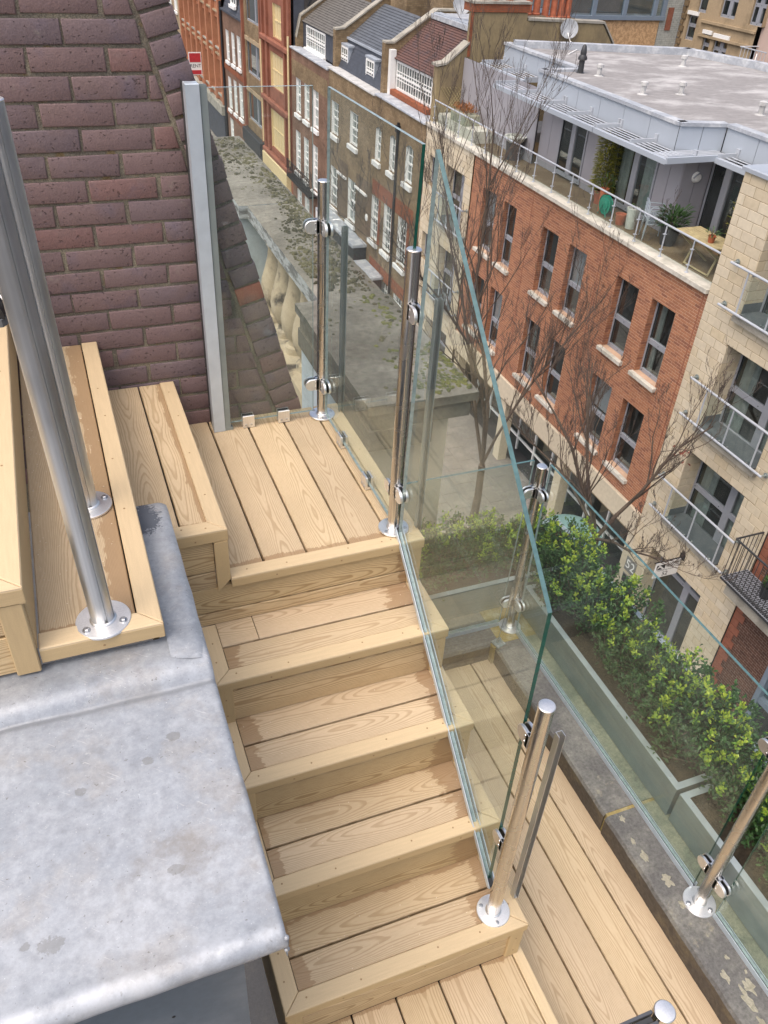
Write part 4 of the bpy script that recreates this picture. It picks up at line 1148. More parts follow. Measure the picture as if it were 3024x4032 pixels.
for _ in range(110):
    y = rm.uniform(1.2, 2.3); x = rm.uniform(.26, .76)
    if mnoise.noise(Vector((x * 4, y * 4, 2))) + (x - .5) * 1.4 < .02: continue
    r_ = rm.uniform(.006, .017); cushion(b1, x, y, r_, r_ * .7)
for _ in range(420):
    y = rm.triangular(1.15, 1.75, 1.25); x = rm.triangular(.42, .775, .76)
    r_ = rm.uniform(.004, .014); cushion(b2, x, y, r_, r_ * .8)
for _ in range(70):
    x = rm.gauss(.66, .035); y = rm.gauss(2.1, .2)
    if x < .76 and 1.8 < y < 2.33: r_ = rm.uniform(.006, .016); cushion(b2, x, y, r_, r_ * .8)
o = b1.build('moss_cushions', 'moss', ba, smooth=True, ang=80); o['kind'] = 'stuff'
o = b2.build('green_moss', 'moss_green', ba, smooth=True, ang=80); o['kind'] = 'stuff'
# roof gutter between wall and balustrade
gu = boxpart('roof_gutter', 'stone_dark', None, -.6, .38, 1.2, 6, -1.6, -1.3); gu['kind'] = 'structure'
wd = thing('wild_plant', (.14, 1.75, -1.3), 'small self-sown weed growing in the gutter behind the pale pier', 'plant')
b = MB(); r_ = random.Random(4)
for i in range(70):
    a = r_.uniform(0, 6.28); p = Vector((.05 * r_.gauss(0, 1), .16 * r_.gauss(0, 1), r_.uniform(.02, .62)))
    b.tv = r_.random(); leaf(b, p, Vector((cos(a), sin(a), .4)), Vector((0, 0, 1)), .05, .022)
o = b.build('leaves', 'leaf_dark', wd, tint=True, local=True); o['kind'] = 'stuff'
b = MB()
for i in range(5): b.tube([(0, i * .05 - .1, 0), (.02, i * .07 - .14, .5)], .003, 4)
b.build('stems', 'bark', wd, local=True)

# ------------------------------------------------------------------ shoe of someone on the top step
sh = thing('shoe', (-1.222, .80, z3 + .004), 'dark lace-up trainer worn by someone standing at the left edge on the top step', 'shoe')
b = MB(); n = 14; rings = []
for i in range(9):
    t = i / 8; y = -.02 + t * .27 - .06
    w_ = .046 * (1 - .25 * abs(t - .3) - .5 * max(0, t - .85) - .5 * max(0, .08 - t))
    top = .055 + .045 * (t > .45) * (t - .45) / .55
    rings.append((y, w_, top))
vs = []
for (y, w_, top) in rings:
    for j in range(n):
        a = pi * j / (n - 1); vs.append((w_ * cos(a), y, .022 + (top) * max(0.0, sin(a)) ** .7))
b.add(vs, [[i * n + j, i * n + j + 1, (i + 1) * n + j + 1, (i + 1) * n + j] for i in range(8) for j in range(n - 1)] + [list(range(n)), [8 * n + j for j in range(n)]])
b.build('upper', 'shoe_black', sh, smooth=True, local=True, ang=60)
b = MB(); b.prism([(.050, -.06), (.050, .17), (.03, .205), (-.03, .205), (-.050, .17), (-.050, -.06), (-.03, -.088), (.03, -.088)], 'z', 0, .024); b.build('sole', 'shoe_grey', sh, local=True)
b = MB()
for i in range(5):
    y = .0 + i * .022; b.tube([(-.032, y, .064), (0, y + .01, .085), (.036, y + .004, .058)], .003, 5)
b.tube([(.0, .03, .088), (.035, .0, .075), (.05, -.03, .05)], .0025, 5); b.tube([(.0, .06, .09), (.045, .03, .07), (.054, .05, .045)], .0025, 5)
b.build('laces', 'white_paint', sh, smooth=True, local=True)
b = MB(); b.lathe([(.05, .085), (.054, .13), (.058, .30), (.064, .5)], (0, .13, 0), 14); b.build('trouser_leg', 'denim', sh, smooth=True, local=True)

# sawdust and crumbs lying about on boards and lead
cr = random.Random(31); b = MB()
def crumb(x, y, z):
    s_ = cr.uniform(.0008, .0026); a = cr.uniform(0, 3); ca, sa_ = cos(a) * s_, sin(a) * s_ * .6
    b.add([(x - ca, y - sa_, z), (x + sa_, y - ca * .5, z), (x + ca, y + sa_, z), (x - sa_, y + ca * .5, z), (x, y, z + s_ * .7)], [(0, 1, 4), (1, 2, 4), (2, 3, 4), (3, 0, 4)])
for _ in range(150): crumb(cr.uniform(-1.17, -.93), cr.uniform(-.48, .9), z2 + .0008)
for _ in range(60): crumb(-1.172 + abs(cr.gauss(0, .012)), cr.uniform(-.48, .5), z2 + .0008)
for k in (1, 2, 3, 4):
    for _ in range(40): crumb(cr.uniform(XL + .06, -.06), -k * g + cr.uniform(.06, .24), -k * h + .0008)
for _ in range(60): crumb(cr.uniform(.06, .59), cr.uniform(-1.9, .3), zd + .0008)
o = b.build('sawdust', 'sawdust_white'); o['kind'] = 'stuff'; o['label'] = 'pale sawdust crumbs scattered over the decking boards'; o['category'] = 'sawdust'
# ------------------------------------------------------------------ ground, road, pavement
def structure(name, mat, *a):
    o = boxpart(name, mat, None, *a); o['kind'] = 'structure'; return o
ZG = -15.45
b = MB(); b.add([(-260, -260, ZG - .03), (260, -260, ZG - .03), (260, 320, ZG - .03), (-260, 320, ZG - .03)], [(0, 1, 2, 3)]); o = b.build('ground', 'asphalt'); o['kind'] = 'structure'
b = MB(); b.add([(3.4, -40, ZG), (9.3, -40, ZG), (9.3, 140, ZG), (3.4, 140, ZG)], [(0, 1, 2, 3)]); o = b.build('road', 'asphalt'); o['kind'] = 'structure'
pv = link('pavement', None, None, (11, 20, ZG)); pv['kind'] = 'structure'; pv.empty_display_size = .1
boxpart('paving_bed', 'paving', pv, 9.42, 13.6, -40, 140, ZG - .02, ZG + .11)
b = MB(); rp = random.Random(2)
for i in range(5):
    for j in range(34):
        y0 = 5 + j * .9 + (i % 2) * .45; x0 = 9.44 + i * .72
        b.cbox(x0, x0 + .708, y0, y0 + .888, ZG + .108, ZG + .122 + rp.uniform(0, .004), .006)
o = b.build('paving_slab', 'paving', pv); o['kind'] = 'stuff'
b = MB()
for j in range(60): b.cbox(9.27, 9.42, -5 + j * .92, -5 + j * .92 + .91, ZG - .02, ZG + .12, .012)
o = b.build('kerb_stone', 'grey_stone', pv); o['kind'] = 'stuff'
structure('near_pavement', 'paving', 1.36, 3.3, -40, 140, ZG - .02, ZG + .11)

# ------------------------------------------------------------------ facade helpers (street facades stand at x = 13 and face -x)
def subtract(rects, hole):
    out = []
    a, b_, c, d = hole
    for (y0, y1, z0, z1) in rects:
        if b_ <= y0 or a >= y1 or d <= z0 or c >= z1: out.append((y0, y1, z0, z1)); continue
        if c > z0: out.append((y0, y1, z0, c))
        if d < z1: out.append((y0, y1, d, z1))
        zz0, zz1 = max(z0, c), min(z1, d)
        if a > y0: out.append((y0, a, zz0, zz1))
        if b_ < y1: out.append((b_, y1, zz0, zz1))
    return out
def wall_open(b, x, y0, y1, z0, z1, holes, depth, mat=0, rmat=0):
    ys = sorted({y0, y1, *[q for h_ in holes for q in h_[:2] if y0 < q < y1]}); zs = sorted({z0, z1, *[q for h_ in holes for q in h_[2:4] if z0 < q < z1]})
    for i in range(len(ys) - 1):
        for j in range(len(zs) - 1):
            cy, cz = (ys[i] + ys[i + 1]) / 2, (zs[j] + zs[j + 1]) / 2
            if any(h_[0] < cy < h_[1] and h_[2] < cz < h_[3] for h_ in holes): continue
            b.add([(x, ys[i], zs[j]), (x, ys[i + 1], zs[j]), (x, ys[i + 1], zs[j + 1]), (x, ys[i], zs[j + 1])], [(3, 2, 1, 0)][0:1] and [(0, 3, 2, 1)], mat)
    for (a, c, d, e) in [h_[:4] for h_ in holes]:
        X2 = x + depth
        b.add([(x, a, d), (X2, a, d), (X2, a, e), (x, a, e)], [(0, 1, 2, 3)], rmat); b.add([(x, c, d), (X2, c, d), (X2, c, e), (x, c, e)], [(3, 2, 1, 0)], rmat)
        b.add([(x, a, e), (X2, a, e), (X2, c, e), (x, c, e)], [(0, 1, 2, 3)], rmat); b.add([(x, a, d), (X2, a, d), (X2, c, d), (x, c, d)], [(3, 2, 1, 0)], rmat)
def masonry(parent, name, mat, mortar_mat, x, y0, y1, z0, z1, holes, depth, bw, bh, joint, budget, cut=.02, rev_side=True, seed=1, gap=None):
    """wall of separate pieces: the nearest `budget` are objects, the others one joined part"""
    rr = random.Random(seed); prs = []
    nrow = int(math.ceil((z1 - z0) / bh))
    for r in range(nrow):
        zt = z1 - r * bh; zb = max(z0, zt - bh)
        off = (bw / 2 if r % 2 else 0)
        c0 = int((y0 - off) // bw) - 1
        for c in range(c0, int((y1 - off) // bw) + 2):
            a, c_ = max(y0, off + c * bw), min(y1, off + (c + 1) * bw)
            if c_ - a < joint * 2: continue
            R_ = [(a, c_, zb, zt)]
            for h_ in holes: R_ = subtract(R_, h_[:4])
            for q in R_:
                if q[1] - q[0] > cut * 1.5 and q[3] - q[2] > cut: prs.append(('f', *q))
        if rev_side:      # far reveals, seen from the terrace
            for h_ in holes:
                if h_[2] < (zt + zb) / 2 < h_[3]:
                    za, zc = max(zb, h_[2]), min(zt, h_[3])
                    if zc - za < cut: continue
                    segs = [(0, bw / 2), (bw / 2, bw * 1.5)] if r % 2 else [(0, bw), (bw, bw * 2)]
                    for (u0, u1) in segs:
                        u1 = min(u1, depth)
                        if u1 - u0 > cut: prs.append(('r', h_[1], u0, u1, za, zc))
    def dist(p):
        if p[0] == 'f': return p[1] * p[1] + p[3] * p[3] * .5 - (p[2] - p[1]) * (p[4] - p[3]) * 10
        return p[1] ** 2 + p[4] ** 2 * .5 + 5
    prs.sort(key=dist)
    j2 = joint / 2; cache = {}
    st_ = MB(); e = min(.006, bh * .06)
    def geo(b, w_, hh_, kind, org):
        # piece in local coordinates: face towards -x ('f') or -y ('r')
        dp = .02
        P = []
        for (k, ins_) in ((0, e), (e, 0), (dp, 0)):
            for (u, v) in ((-w_ / 2 + ins_, -hh_ / 2 + ins_), (w_ / 2 - ins_, -hh_ / 2 + ins_), (w_ / 2 - ins_, hh_ / 2 - ins_), (-w_ / 2 + ins_, hh_ / 2 - ins_)):
                P.append((org[0] + k, org[1] - u, org[2] + v) if kind == 'f' else (org[0] + u, org[1] + k, org[2] + v))
        b.add(P, [(0, 1, 2, 3)] + [((i + 1) % 4 + 4 * k, i + 4 * k, i + 4 * k + 4, (i + 1) % 4 + 4 * k + 4) for k in (0, 1) for i in range(4)])
    for i, p in enumerate(prs):
        if p[0] == 'f': w_, hh_, org = p[2] - p[1] - joint, p[4] - p[3] - joint, (x + rr.uniform(-.0025, .002), (p[1] + p[2]) / 2, (p[3] + p[4]) / 2)
        else: w_, hh_, org = p[3] - p[2] - joint, p[5] - p[4] - joint, (x + (p[2] + p[3]) / 2, p[1] - .016, (p[4] + p[5]) / 2)
        if w_ < .015 or hh_ < .012: continue
        if i < budget:
            key = (p[0], round(w_, 3), round(hh_, 3))
            if key not in cache:
                b = MB(); geo(b, w_, hh_, p[0], (0, 0, 0)); cache[key] = b.mesh(name, mat)
            link(name, cache[key], parent, org)
        else:
            st_.tv = rr.random(); geo(st_, w_, hh_, p[0], org)
    if st_.v:
        o = st_.build({'stone_block': 'stonework', 'facing_brick': 'brickwork'}[name], mat, parent, tint=True); o['kind'] = 'stuff'
    b = MB(); wall_open(b, x + .007, y0, y1, z0, z1, holes, depth); b.build('mortar_bed', mortar_mat, parent)
def pane_part(parent, y0, y1, z0, z1, x):
    b = MB(); b.add([(x, y0, z0), (x, y1, z0), (x, y1, z1), (x, y0, z1)], [(0, 3, 2, 1)]); return b.build('pane', 'window_glass', parent)
def room(parent, y0, y1, z0, z1, x, d=.5, mat='room_dark'):
    b = MB(); b.box(x + .02, x + d, y0 + .005, y1 - .005, z0 + .005, z1 - .005)
    b.f = [f for f in b.f if f != [3, 0, 4, 7]]; b.m = b.m[:len(b.f)]
    return b.build('room_lining', mat, parent)
def grey_window(parent, y0, y1, z0, z1, x, split=.55, blind=None, vert=None, roomd=.6):
    b = MB(); f_ = .07
    b.box(x - .03, x + .05, y0 + .002, y0 + f_, z0 + .002, z1 - .002); b.box(x - .03, x + .05, y1 - f_, y1 - .002, z0 + .002, z1 - .002)
    b.box(x - .03, x + .05, y0 + f_, y1 - f_, z1 - f_, z1 - .002); b.box(x - .03, x + .05, y0 + f_, y1 - f_, z0 + .002, z0 + f_ + .04)
    zm = None
    if split: zm = z1 - (z1 - z0) * split; b.box(x - .035, x + .05, y0 + f_, y1 - f_, zm - .07, zm + .07)
    if vert:
        ym = y0 + (y1 - y0) * vert; b.box(x - .034, x + .05, ym - .11, ym + .11, z0 + f_ + .04, z1 - f_)
    b.box(x - .015, x + .0, y0 + f_, y0 + f_ + .018, z0 + .11, z1 - f_, 1); b.box(x - .015, x, y1 - f_ - .018, y1 - f_, z0 + .11, z1 - f_, 1)
    o = b.build('window', ['grey_frame', 'black_paint'], parent)
    pane_part(o, y0 + f_, y1 - f_, z0 + f_, z1 - f_, x + .01)
    room(o, y0, y1, z0, z1, x + .03, roomd)
    if blind:
        bb = MB()
        if blind == 'curtain':
            n = 24
            for (ya, yb) in ((y0 + .1, y0 + (y1 - y0) * .38), (y1 - (y1 - y0) * .30, y1 - .1)):
                v_ = []
                for i in range(n + 1):
                    y = ya + (yb - ya) * i / n; xx = x + .12 + .03 * sin(i * 1.9)
                    v_ += [(xx, y, z0 + .02), (xx, y, z1 - .04)]
                bb.add(v_, [(2 * i, 2 * i + 1, 2 * i + 3, 2 * i + 2) for i in range(n)])
            bb.build('curtain', 'curtain', o)
        else:
            lo = z0 + (z1 - z0) * (blind if isinstance(blind, float) else .0)
            bb.box(x + .05, x + .055, y0 + .08, y1 - .08, lo, z1 - .08); bb.build('blind', 'blind', o)
    k = MB()
    for y in (y0 + .09, (y0 + y1) / 2, y1 - .09):
        for z in ([zm, z0 + .06] if zm else [z0 + .06]): k.lathe([(.016, -.004), (.014, .004)], (x - .036, y, z), 8, axis='x')
    k.build('vent_cap', 'black_paint', o)
    return o
def sash(parent, y0, y1, z0, z1, x, cols=2, rows=4, deep=.12, sill=True, white_rev=True, arch=False, mat='white_paint'):
    b = MB(); f_ = .085; X_ = x + deep
    b.box(X_ - .02, X_ + .05, y0 + .002, y0 + f_, z0 + .002, z1 - .002); b.box(X_ - .02, X_ + .05, y1 - f_, y1 - .002, z0 + .002, z1 - .002)
    b.box(X_ - .02, X_ + .05, y0 + f_, y1 - f_, z1 - f_, z1 - .002); b.box(X_ - .02, X_ + .05, y0 + f_, y1 - f_, z0 + .002, z0 + f_)
    zm = (z0 + z1) / 2; b.box(X_ - .03, X_ + .04, y0 + f_, y1 - f_, zm - .035, zm + .035)
    bar = .014
    for c in range(1, cols):
        y = y0 + f_ + (y1 - y0 - 2 * f_) * c / cols; b.box(X_ - .012, X_ + .02, y - bar, y + bar, z0 + f_, z1 - f_)
    for r in range(1, rows):
        if r * 2 == rows: continue
        z = z0 + f_ + (z1 - z0 - 2 * f_) * r / rows; b.box(X_ - .011, X_ + .021, y0 + f_, y1 - f_, z - bar, z + bar)
    if white_rev:   # painted reveal on the far side
        b.box(x + .004, X_ - .021, y1 - .012, y1 - .002, z0 + .002, z1 - .002)
    if arch:
        n = 10; v_ = []
        for i in range(n + 1):
            t = i / n; v_ += [(x - .003, y0 + (y1 - y0) * t, z1 + .01), (x - .003, y0 + (y1 - y0) * t, z1 - .14 * (2 * abs(t - .5)) ** 2)]
        b.add(v_, [(2 * i, 2 * i + 1, 2 * i + 3, 2 * i + 2) for i in range(n)], 1)
    o = b.build('window', [mat, 'stock_brick'], parent)
    pane_part(o, y0 + f_, y1 - f_, z0 + f_, z1 - f_, X_ + .015); room(o, y0, y1, z0, z1, X_ + .03, .4)
    if sill:
        s = MB(); s.cbox(x - .12, x + deep, y0 - .09, y1 + .09, z0 - .2, z0 - .001, .015); s.build('sill', mat, o)
    return o
def tubes(parent, name, mat, segs, n=8):
    b = MB()
    for (p, q, r) in segs: b.tube([p, q], r, n)
    return b.build(name, mat, parent, smooth=True)

# ------------------------------------------------------------------ the apartment building opposite
ap = thing('apartment_building', (14, 18.5, ZG), 'modern apartment block of red brick between cream stone bays, with a grey roof-top storey', 'building')
# left stone bay
LH = [(27.92, 28.52, -7.48, -6.44), (27.95, 28.6, -10.45, -9.38), (25.36, 26.98, -8.62, -6.4), (25.42, 27.05, -11.5, -9.38), (25.5, 27.6, -15.4, -12.6)]
masonry(ap, 'stone_block', 'cream_block', 'cream_mortar', 13.0, 24.81, 28.93, -15.4, -5.485, LH, .42, .45, .225, .010, 60, .03, seed=4)
grey_window(ap, *LH[0], 13.2, split=None); grey_window(ap, *LH[1], 13.2, split=None)
for hh_ in LH[2:4]: grey_window(ap, *hh_, 13.40, split=.5, vert=.5)
grey_window(ap, *LH[4], 13.40, split=.3)
# right stone bay
RH = [(9.34, 11.24, -5.60, -3.40), (9.35, 11.32, -8.50, -6.28), (9.36, 11.42, -11.45, -9.23), (9.5, 11.62, -15.4, -12.55)]
masonry(ap, 'stone_block', 'cream_block', 'cream_mortar', 13.0, 8.42, 12.36, -15.4, -2.72, RH, .55, .45, .225, .010, 240, .03, seed=5)
for i, hh_ in enumerate(RH[:3]): grey_window(ap, *hh_, 13.55, split=.52, vert=.36, blind='curtain', roomd=1.2)
o = grey_window(ap, *RH[3], 13.5, split=.22, vert=.42)
boxpart('bay_return', 'cream_block', ap, 13.02, 13.4, 12.345, 12.36, -15.4, -2.73)
b = MB(); b.cbox(12.94, 13.9, 8.4, 12.42, -2.718, -2.62, .02); b.build('bay_capping', 'zinc_cap', ap)
boxpart('bay_core', 'cream_mortar', ap, 13.75, 14.6, 8.42, 12.34, -5.6, -2.73)
# brick centre
cols_ = [(13.27, 14.24), (14.82, 15.82), (17.36, 18.30), (18.92, 19.88), (21.55, 22.42), (22.96, 23.96)]
BH = [(a, c, -8.43, -6.36) for a, c in cols_] + [(a + .1, c + .12, -11.46, -9.34) for a, c in cols_]
masonry(ap, 'facing_brick', 'red_brick', 'red_mortar', 13.04, 12.375, 24.795, -12.0, -5.485, BH, .28, .225, .075, .011, 300, .02, seed=6)
bl = ['curtain', None, .45, .0, None, .35, .0, .5, None, 'curtain', .3, None]
for i, hh_ in enumerate(BH):
    o = grey_window(ap, *hh_, 13.26, split=.56, blind=bl[i])
    s_ = MB(); s_.cbox(12.93, 13.25, hh_[0] - .07, hh_[1] + .07, hh_[2] - .11, hh_[2] - .002, .01); s_.build('sill', 'stone_slab', o)
for y in (16.68, 20.65, 12.52):
    boxpart('movement_joint', 'terracotta', ap, 13.034, 13.0395, y - .012, y + .012, -12.0, -5.5)
b = MB(); b.cbox(12.96, 13.3, 12.37, 24.8, -12.72, -12.005, .012); b.build('stone_band', 'cream_block', ap)
boxpart('band_soffit', 'cream_mortar', ap, 13.0, 14.6, 12.4, 24.8, -12.80, -12.722)
# ground-floor glazing, set back
b = MB()
for i in range(11): y = 12.6 + i * 1.2; b.box(14.2, 14.28, y - .03, y + .03, -15.4, -12.8)
b.box(14.205, 14.275, 12.5, 24.7, -14.9, -14.84); b.box(14.205, 14.275, 12.5, 24.7, -13.4, -13.34)
o = b.build('shop_glazing', 'white_paint', ap); pane_part(o, 12.5, 24.7, -15.35, -12.85, 14.25); room(o, 12.5, 24.7, -15.4, -12.8, 14.3, 2.0)
for y in (12.55, 16.6, 20.6, 24.6): boxpart('column', 'cream_block', ap, 13.1, 13.45, y - .2, y + .2, -15.4, -12.81)
# body behind the facade
boxpart('building_core', 'shop_dark', ap, 16.4, 22.6, 8.5, 28.8, -15.4, -5.9)
boxpart('building_core', 'shop_dark', ap, 14.2, 16.4, 12.5, 24.7, -12.7, -11.9)
# coping slabs along the terrace
i = 0; y = 12.37
while y < 28.9:
    y2 = min(28.93, y + .62); b = MB(); b.cbox(12.93, 13.36, y + .004, y2 - .004, -5.484, -5.375, .008); b.build('coping_slab', 'stone_slab', ap); y = y2
b = MB(); b.add([(13.36, 12.36, -5.47), (16.0, 12.36, -5.47), (16.0, 28.9, -5.47), (13.36, 28.9, -5.47)], [(0, 1, 2, 3)]); b.build('terrace_floor', 'terrace_floor', ap)
# terrace balustrade
ry = [28.66, 27.6, 26.5, 25.4, 24.36, 23.2, 22.1, 21.0, 19.9, 18.9, 17.85, 16.75, 15.62, 14.5, 13.42]
rl_ = tubes(ap, 'terrace_rail', 'louvre', [((13.15, 28.7, -4.58), (13.15, 12.37, -4.58), .026)])
for y in ry:
    b = MB(); b.tube([(13.15, y, -5.37), (13.15, y, -4.58)], .019, 8); b.lathe([(.05, 0), (.05, .012), (.02, .03)], (13.15, y, -5.374), 10)
    b.box(13.10, 13.18, y - .035, y + .035, -4.82, -4.80); b.box(13.10, 13.18, y - .035, y + .035, -5.2, -5.18)
    b.build('rail_post', 'louvre', rl_, smooth=True)
yy_ = ry + [12.37]
for i in range(len(yy_) - 1):
    b = MB(); b.box(13.172, 13.180, yy_[i + 1] + .05, yy_[i] - .05, -5.3, -4.68); b.build('rail_pane', 'clear_glass', rl_)
# penthouse
ph = ap
def panels(x, y0, y1, z0, z1, step, mat='penthouse_panel'):
    n = max(1, round((y1 - y0) / step))
    for i in range(n):
        a, c = y0 + (y1 - y0) * i / n, y0 + (y1 - y0) * (i + 1) / n
        b = MB(); b.box(x, x + .03, a + .008, c - .008, z0, z1); b.build('wall_panel', mat, ap)
    boxpart('panel_backing', 'black_paint', ap, x + .022, x + .06, y0, y1, z0, z1)
panels(14.5, 16.02, 17.0, -5.46, -3.22, .5); panels(14.5, 18.9, 20.5, -5.46, -3.22, .8); panels(14.5, 22.0, 23.2, -5.46, -3.22, .6); panels(14.3, 23.2, 28.93, -5.46, -3.22, .8)
grey_window(ap, 17.0, 18.9, -5.4, -3.25, 14.5, split=None, vert=.5, blind='curtain'); grey_window(ap, 20.5, 22.0, -5.4, -3.25, 14.5, split=None, vert=.5)
for i in range(2):
    b = MB(); b.box(14.5 + i * .45 + .008, 14.95 + i * .45 - .008, 15.99, 16.02, -5.46, -3.22); b.build('wall_panel', 'penthouse_panel', ap)
boxpart('panel_backing', 'black_paint', ap, 14.53, 15.4, 16.012, 16.05, -5.46, -3.22)
for a in (14.7, 13.4, 12.2): grey_window(ap, a, a + 1.25, -5.42, -3.25, 15.4, split=None, vert=.5)
b = MB(); b.lathe([(.14, 0), (.14, -.03), (.10, -.09), (.03, -.11)], (14.95, 15.985, -3.95), 14, axis='y'); o = b.build('bulkhead_lamp', 'white_paint', ap, smooth=True)
b = MB(); b.tube([(14.80, 15.90, -3.95), (14.87, 15.875, -3.86), (14.95, 15.865, -3.82), (15.03, 15.875, -3.86), (15.10, 15.90, -3.95)], .02, 6); b.build('lamp_guard', 'grey_frame', o)
# fascia
def fascia(p0, p1, n, z0=-3.22, z1=-2.64):
    p0, p1 = Vector(p0), Vector(p1); d = (p1 - p0); L = d.length; d.normalize(); nn = Vector((-d.y, d.x))
    for i in range(n):
        a, c = p0 + d * (L * i / n + .008), p0 + d * (L * (i + 1) / n - .008); b = MB()
        pts = [a, c, c + nn * .03, a + nn * .03]
        b.prism([(p.x, p.y) for p in pts], 'z', z0, z1); b.build('fascia_panel', 'fascia_panel', ap)
    b = MB(); q0, q1 = p0 + nn * .02, p1 + nn * .02; b.prism([(p.x, p.y) for p in (q0, q1, q1 + nn * .05, q0 + nn * .05)], 'z', z0, z1 - .002); b.build('fascia_backing', 'black_paint', ap)
    b = MB(); q0, q1 = p0 - nn * .05, p1 - nn * .05; b.prism([(p.x, p.y) for p in (q0, q1, q1 + nn * .28, q0 + nn * .28)], 'z', z1 + .002, z1 + .085); b.build('roof_kerb', 'roof_lead', ap)
# p0->p1 so that the left normal points inwards
fascia((13.9, 22.85), (13.9, 15.85), 6)
fascia((13.9, 15.83), (15.12, 15.55), 2); fascia((15.12, 15.53), (15.12, 8.6), 6)
fascia((15.3, 22.86), (13.93, 22.86), 1); fascia((15.3, 27.8), (15.3, 22.9), 4)
b = MB(); b.prism([(13.95, 15.9), (15.15, 15.6), (15.15, 8.6), (23.4, 8.6), (22.8, 22.75), (21.9, 25.75), (18.95, 26.5), (19.35, 27.6), (15.35, 27.75), (15.35, 22.9), (13.95, 22.85)], 'z', -2.80, -2.63); b.build('flat_roof', 'roof_felt', ap)
def kerb(p, q, w_=.35, z0=-2.628, z1=-2.42):
    p, q = Vector(p), Vector(q); d = (q - p).normalized(); n_ = Vector((-d.y, d.x)) * w_
    b = MB(); b.prism([(v.x, v.y) for v in (p, q, q + n_, p + n_)], 'z', z0, z1); b.build('roof_kerb', 'roof_lead', ap)
kerb((23.0, 8.6), (22.5, 22.75)); kerb((22.5, 22.75), (21.6, 25.6)); kerb((21.6, 25.6), (15.4, 27.4))
boxpart('penthouse_core', 'shop_dark', ap, 16.4, 22.0, 9, 25.5, -5.4, -2.81)
# louvred sun shades
def canopy(x0, x1, y0, y1, z=-3.2, nb=4):
    b = MB(); b.box(x0, x0 + .07, y0, y1, z - .10, z + .02); b.build('canopy_beam', 'fascia_panel', ap)
    n = max(3, int((x1 - x0 - .07) / .16))
    for i in range(n):
        xx = x0 + .09 + (x1 - x0 - .1) * i / n
        b = MB(); b.box(xx, xx + .062, y0 + .03, y1 - .03, z + .002, z + .012); b.build('louvre_slat', 'louvre', ap)
    for i in range(nb):
        y = y0 + .02 + (y1 - y0 - .04) * i / max(1, nb - 1)
        b = MB(); b.box(x0 + .071, x1, y - .025, y + .025, z - .06, z + .10); b.box(x1 - .05, x1, y - .06, y + .06, z - .05, z + .20); b.build('canopy_bracket', 'louvre', ap)
canopy(13.02, 13.9, 15.0, 18.2, nb=3); canopy(13.02, 13.9, 18.25, 21.1, nb=3); canopy(13.02, 13.9, 21.15, 24.1, nb=3)
canopy(14.32, 15.3, 24.5, 27.7, nb=3); canopy(14.45, 15.12, 8.7, 14.95, nb=4)
b = MB(); b.box(13.02, 14.5, 14.93, 15.0, -3.27, -3.13); b.build('canopy_beam', 'fascia_panel', ap)
for i in range(6): boxpart('louvre_slat', 'louvre', ap, 13.1, 15.0, 15.04 + i * .12, 15.12 + i * .12, -3.21, -3.19)
# vents on the flat roof
for (x, y) in ((15.24, 19.34), (16.46, 19.21), (17.05, 16.58), (19.66, 23.33), (15.5, 22.0)):
    b = MB(); b.lathe([(.16, 0), (.10, .02), (.075, .03), (.075, .22), (.11, .23), (.11, .32), (.05, .34)], (x, y, -2.632), 10); b.build('roof_vent', 'tar_white', ap, smooth=True)
b = MB(); b.lathe([(.14, 0), (.09, .02), (.085, .34), (.10, .35), (.14, .36), (.14, .42), (.09, .50), (.10, .56), (.06, .74), (.02, .78)], (15.15, 22.5, -2.63), 12); b.build('roof_flue', 'dark_metal', ap, smooth=True)
# balconies on the stone bays
def balcony(y0, y1, zt, zb, ro, label=None):
    b = MB(); b.tube([(12.82, y0, zt), (12.82, y1, zt)], .030, 8); b.tube([(12.82, y0, zb), (12.82, y1, zb)], .030, 8); o = b.build('balcony_rail', 'louvre', ap, smooth=True)
    for y in (y0 + .03, y1 - .03):
        for z in (zt, zb):
            b = MB(); b.tube([(12.82, y, z), (12.995, y, z)], .028, 8); b.lathe([(.065, -.03), (.065, -.01), (.05, -.0)], (12.998, y, z), 10, axis='x')
            b.build('rail_fixing', 'galvanised', o, smooth=True)
    n = 3
    for i in range(n):
        y = ro[0] + .03 + (ro[1] - ro[0] - .06) * i / (n - 1); b = MB(); b.tube([(12.83, y, zb), (12.83, y, zt)], .021, 6); b.build('baluster', 'louvre', o)
    for i in range(n - 1):
        a = ro[0] + .05 + (ro[1] - ro[0] - .06) * i / (n - 1); c = a + (ro[1] - ro[0] - .06) / (n - 1) - .05
        b = MB(); b.box(12.845, 12.855, a, c, zb + .05, zt - .08); b.build('rail_pane', 'clear_glass', o)
        k = MB()
        for y in (a + .12, c - .12):
            for z in (zb + .04, zt - .05): k.lathe([(.022, -.02), (.022, .02)], (12.835, y, z), 8, axis='x')
        k.build('pane_clip', 'bolt_metal', o)
    b = MB(); b.cbox(12.86, 13.0, ro[0] - .1, ro[1] + .08, zb - .20, zb - .07, .01); b.build('balcony_sill', 'grey_stone', ap)
    boxpart('balcony_floor', 'balcony_floor', ap, 12.9, 13.54, ro[0] + .012, ro[1] - .02, zb - .068, zb - .02)
    boxpart('balcony_skirting', 'balcony_floor', ap, 13.0, 13.53, ro[1] - .019, ro[1] - .013, zb - .02, zb + .2)
balcony(8.98, 11.92, -7.40, -8.39, RH[1]); balcony(9.0, 12.0, -10.32, -11.30, RH[2]); balcony(9.0, 11.79, -4.49, -5.46, RH[0])
balcony(24.85, 27.62, -7.46, -8.45, LH[2]); balcony(24.85, 27.72, -10.5, -11.45, LH[3])
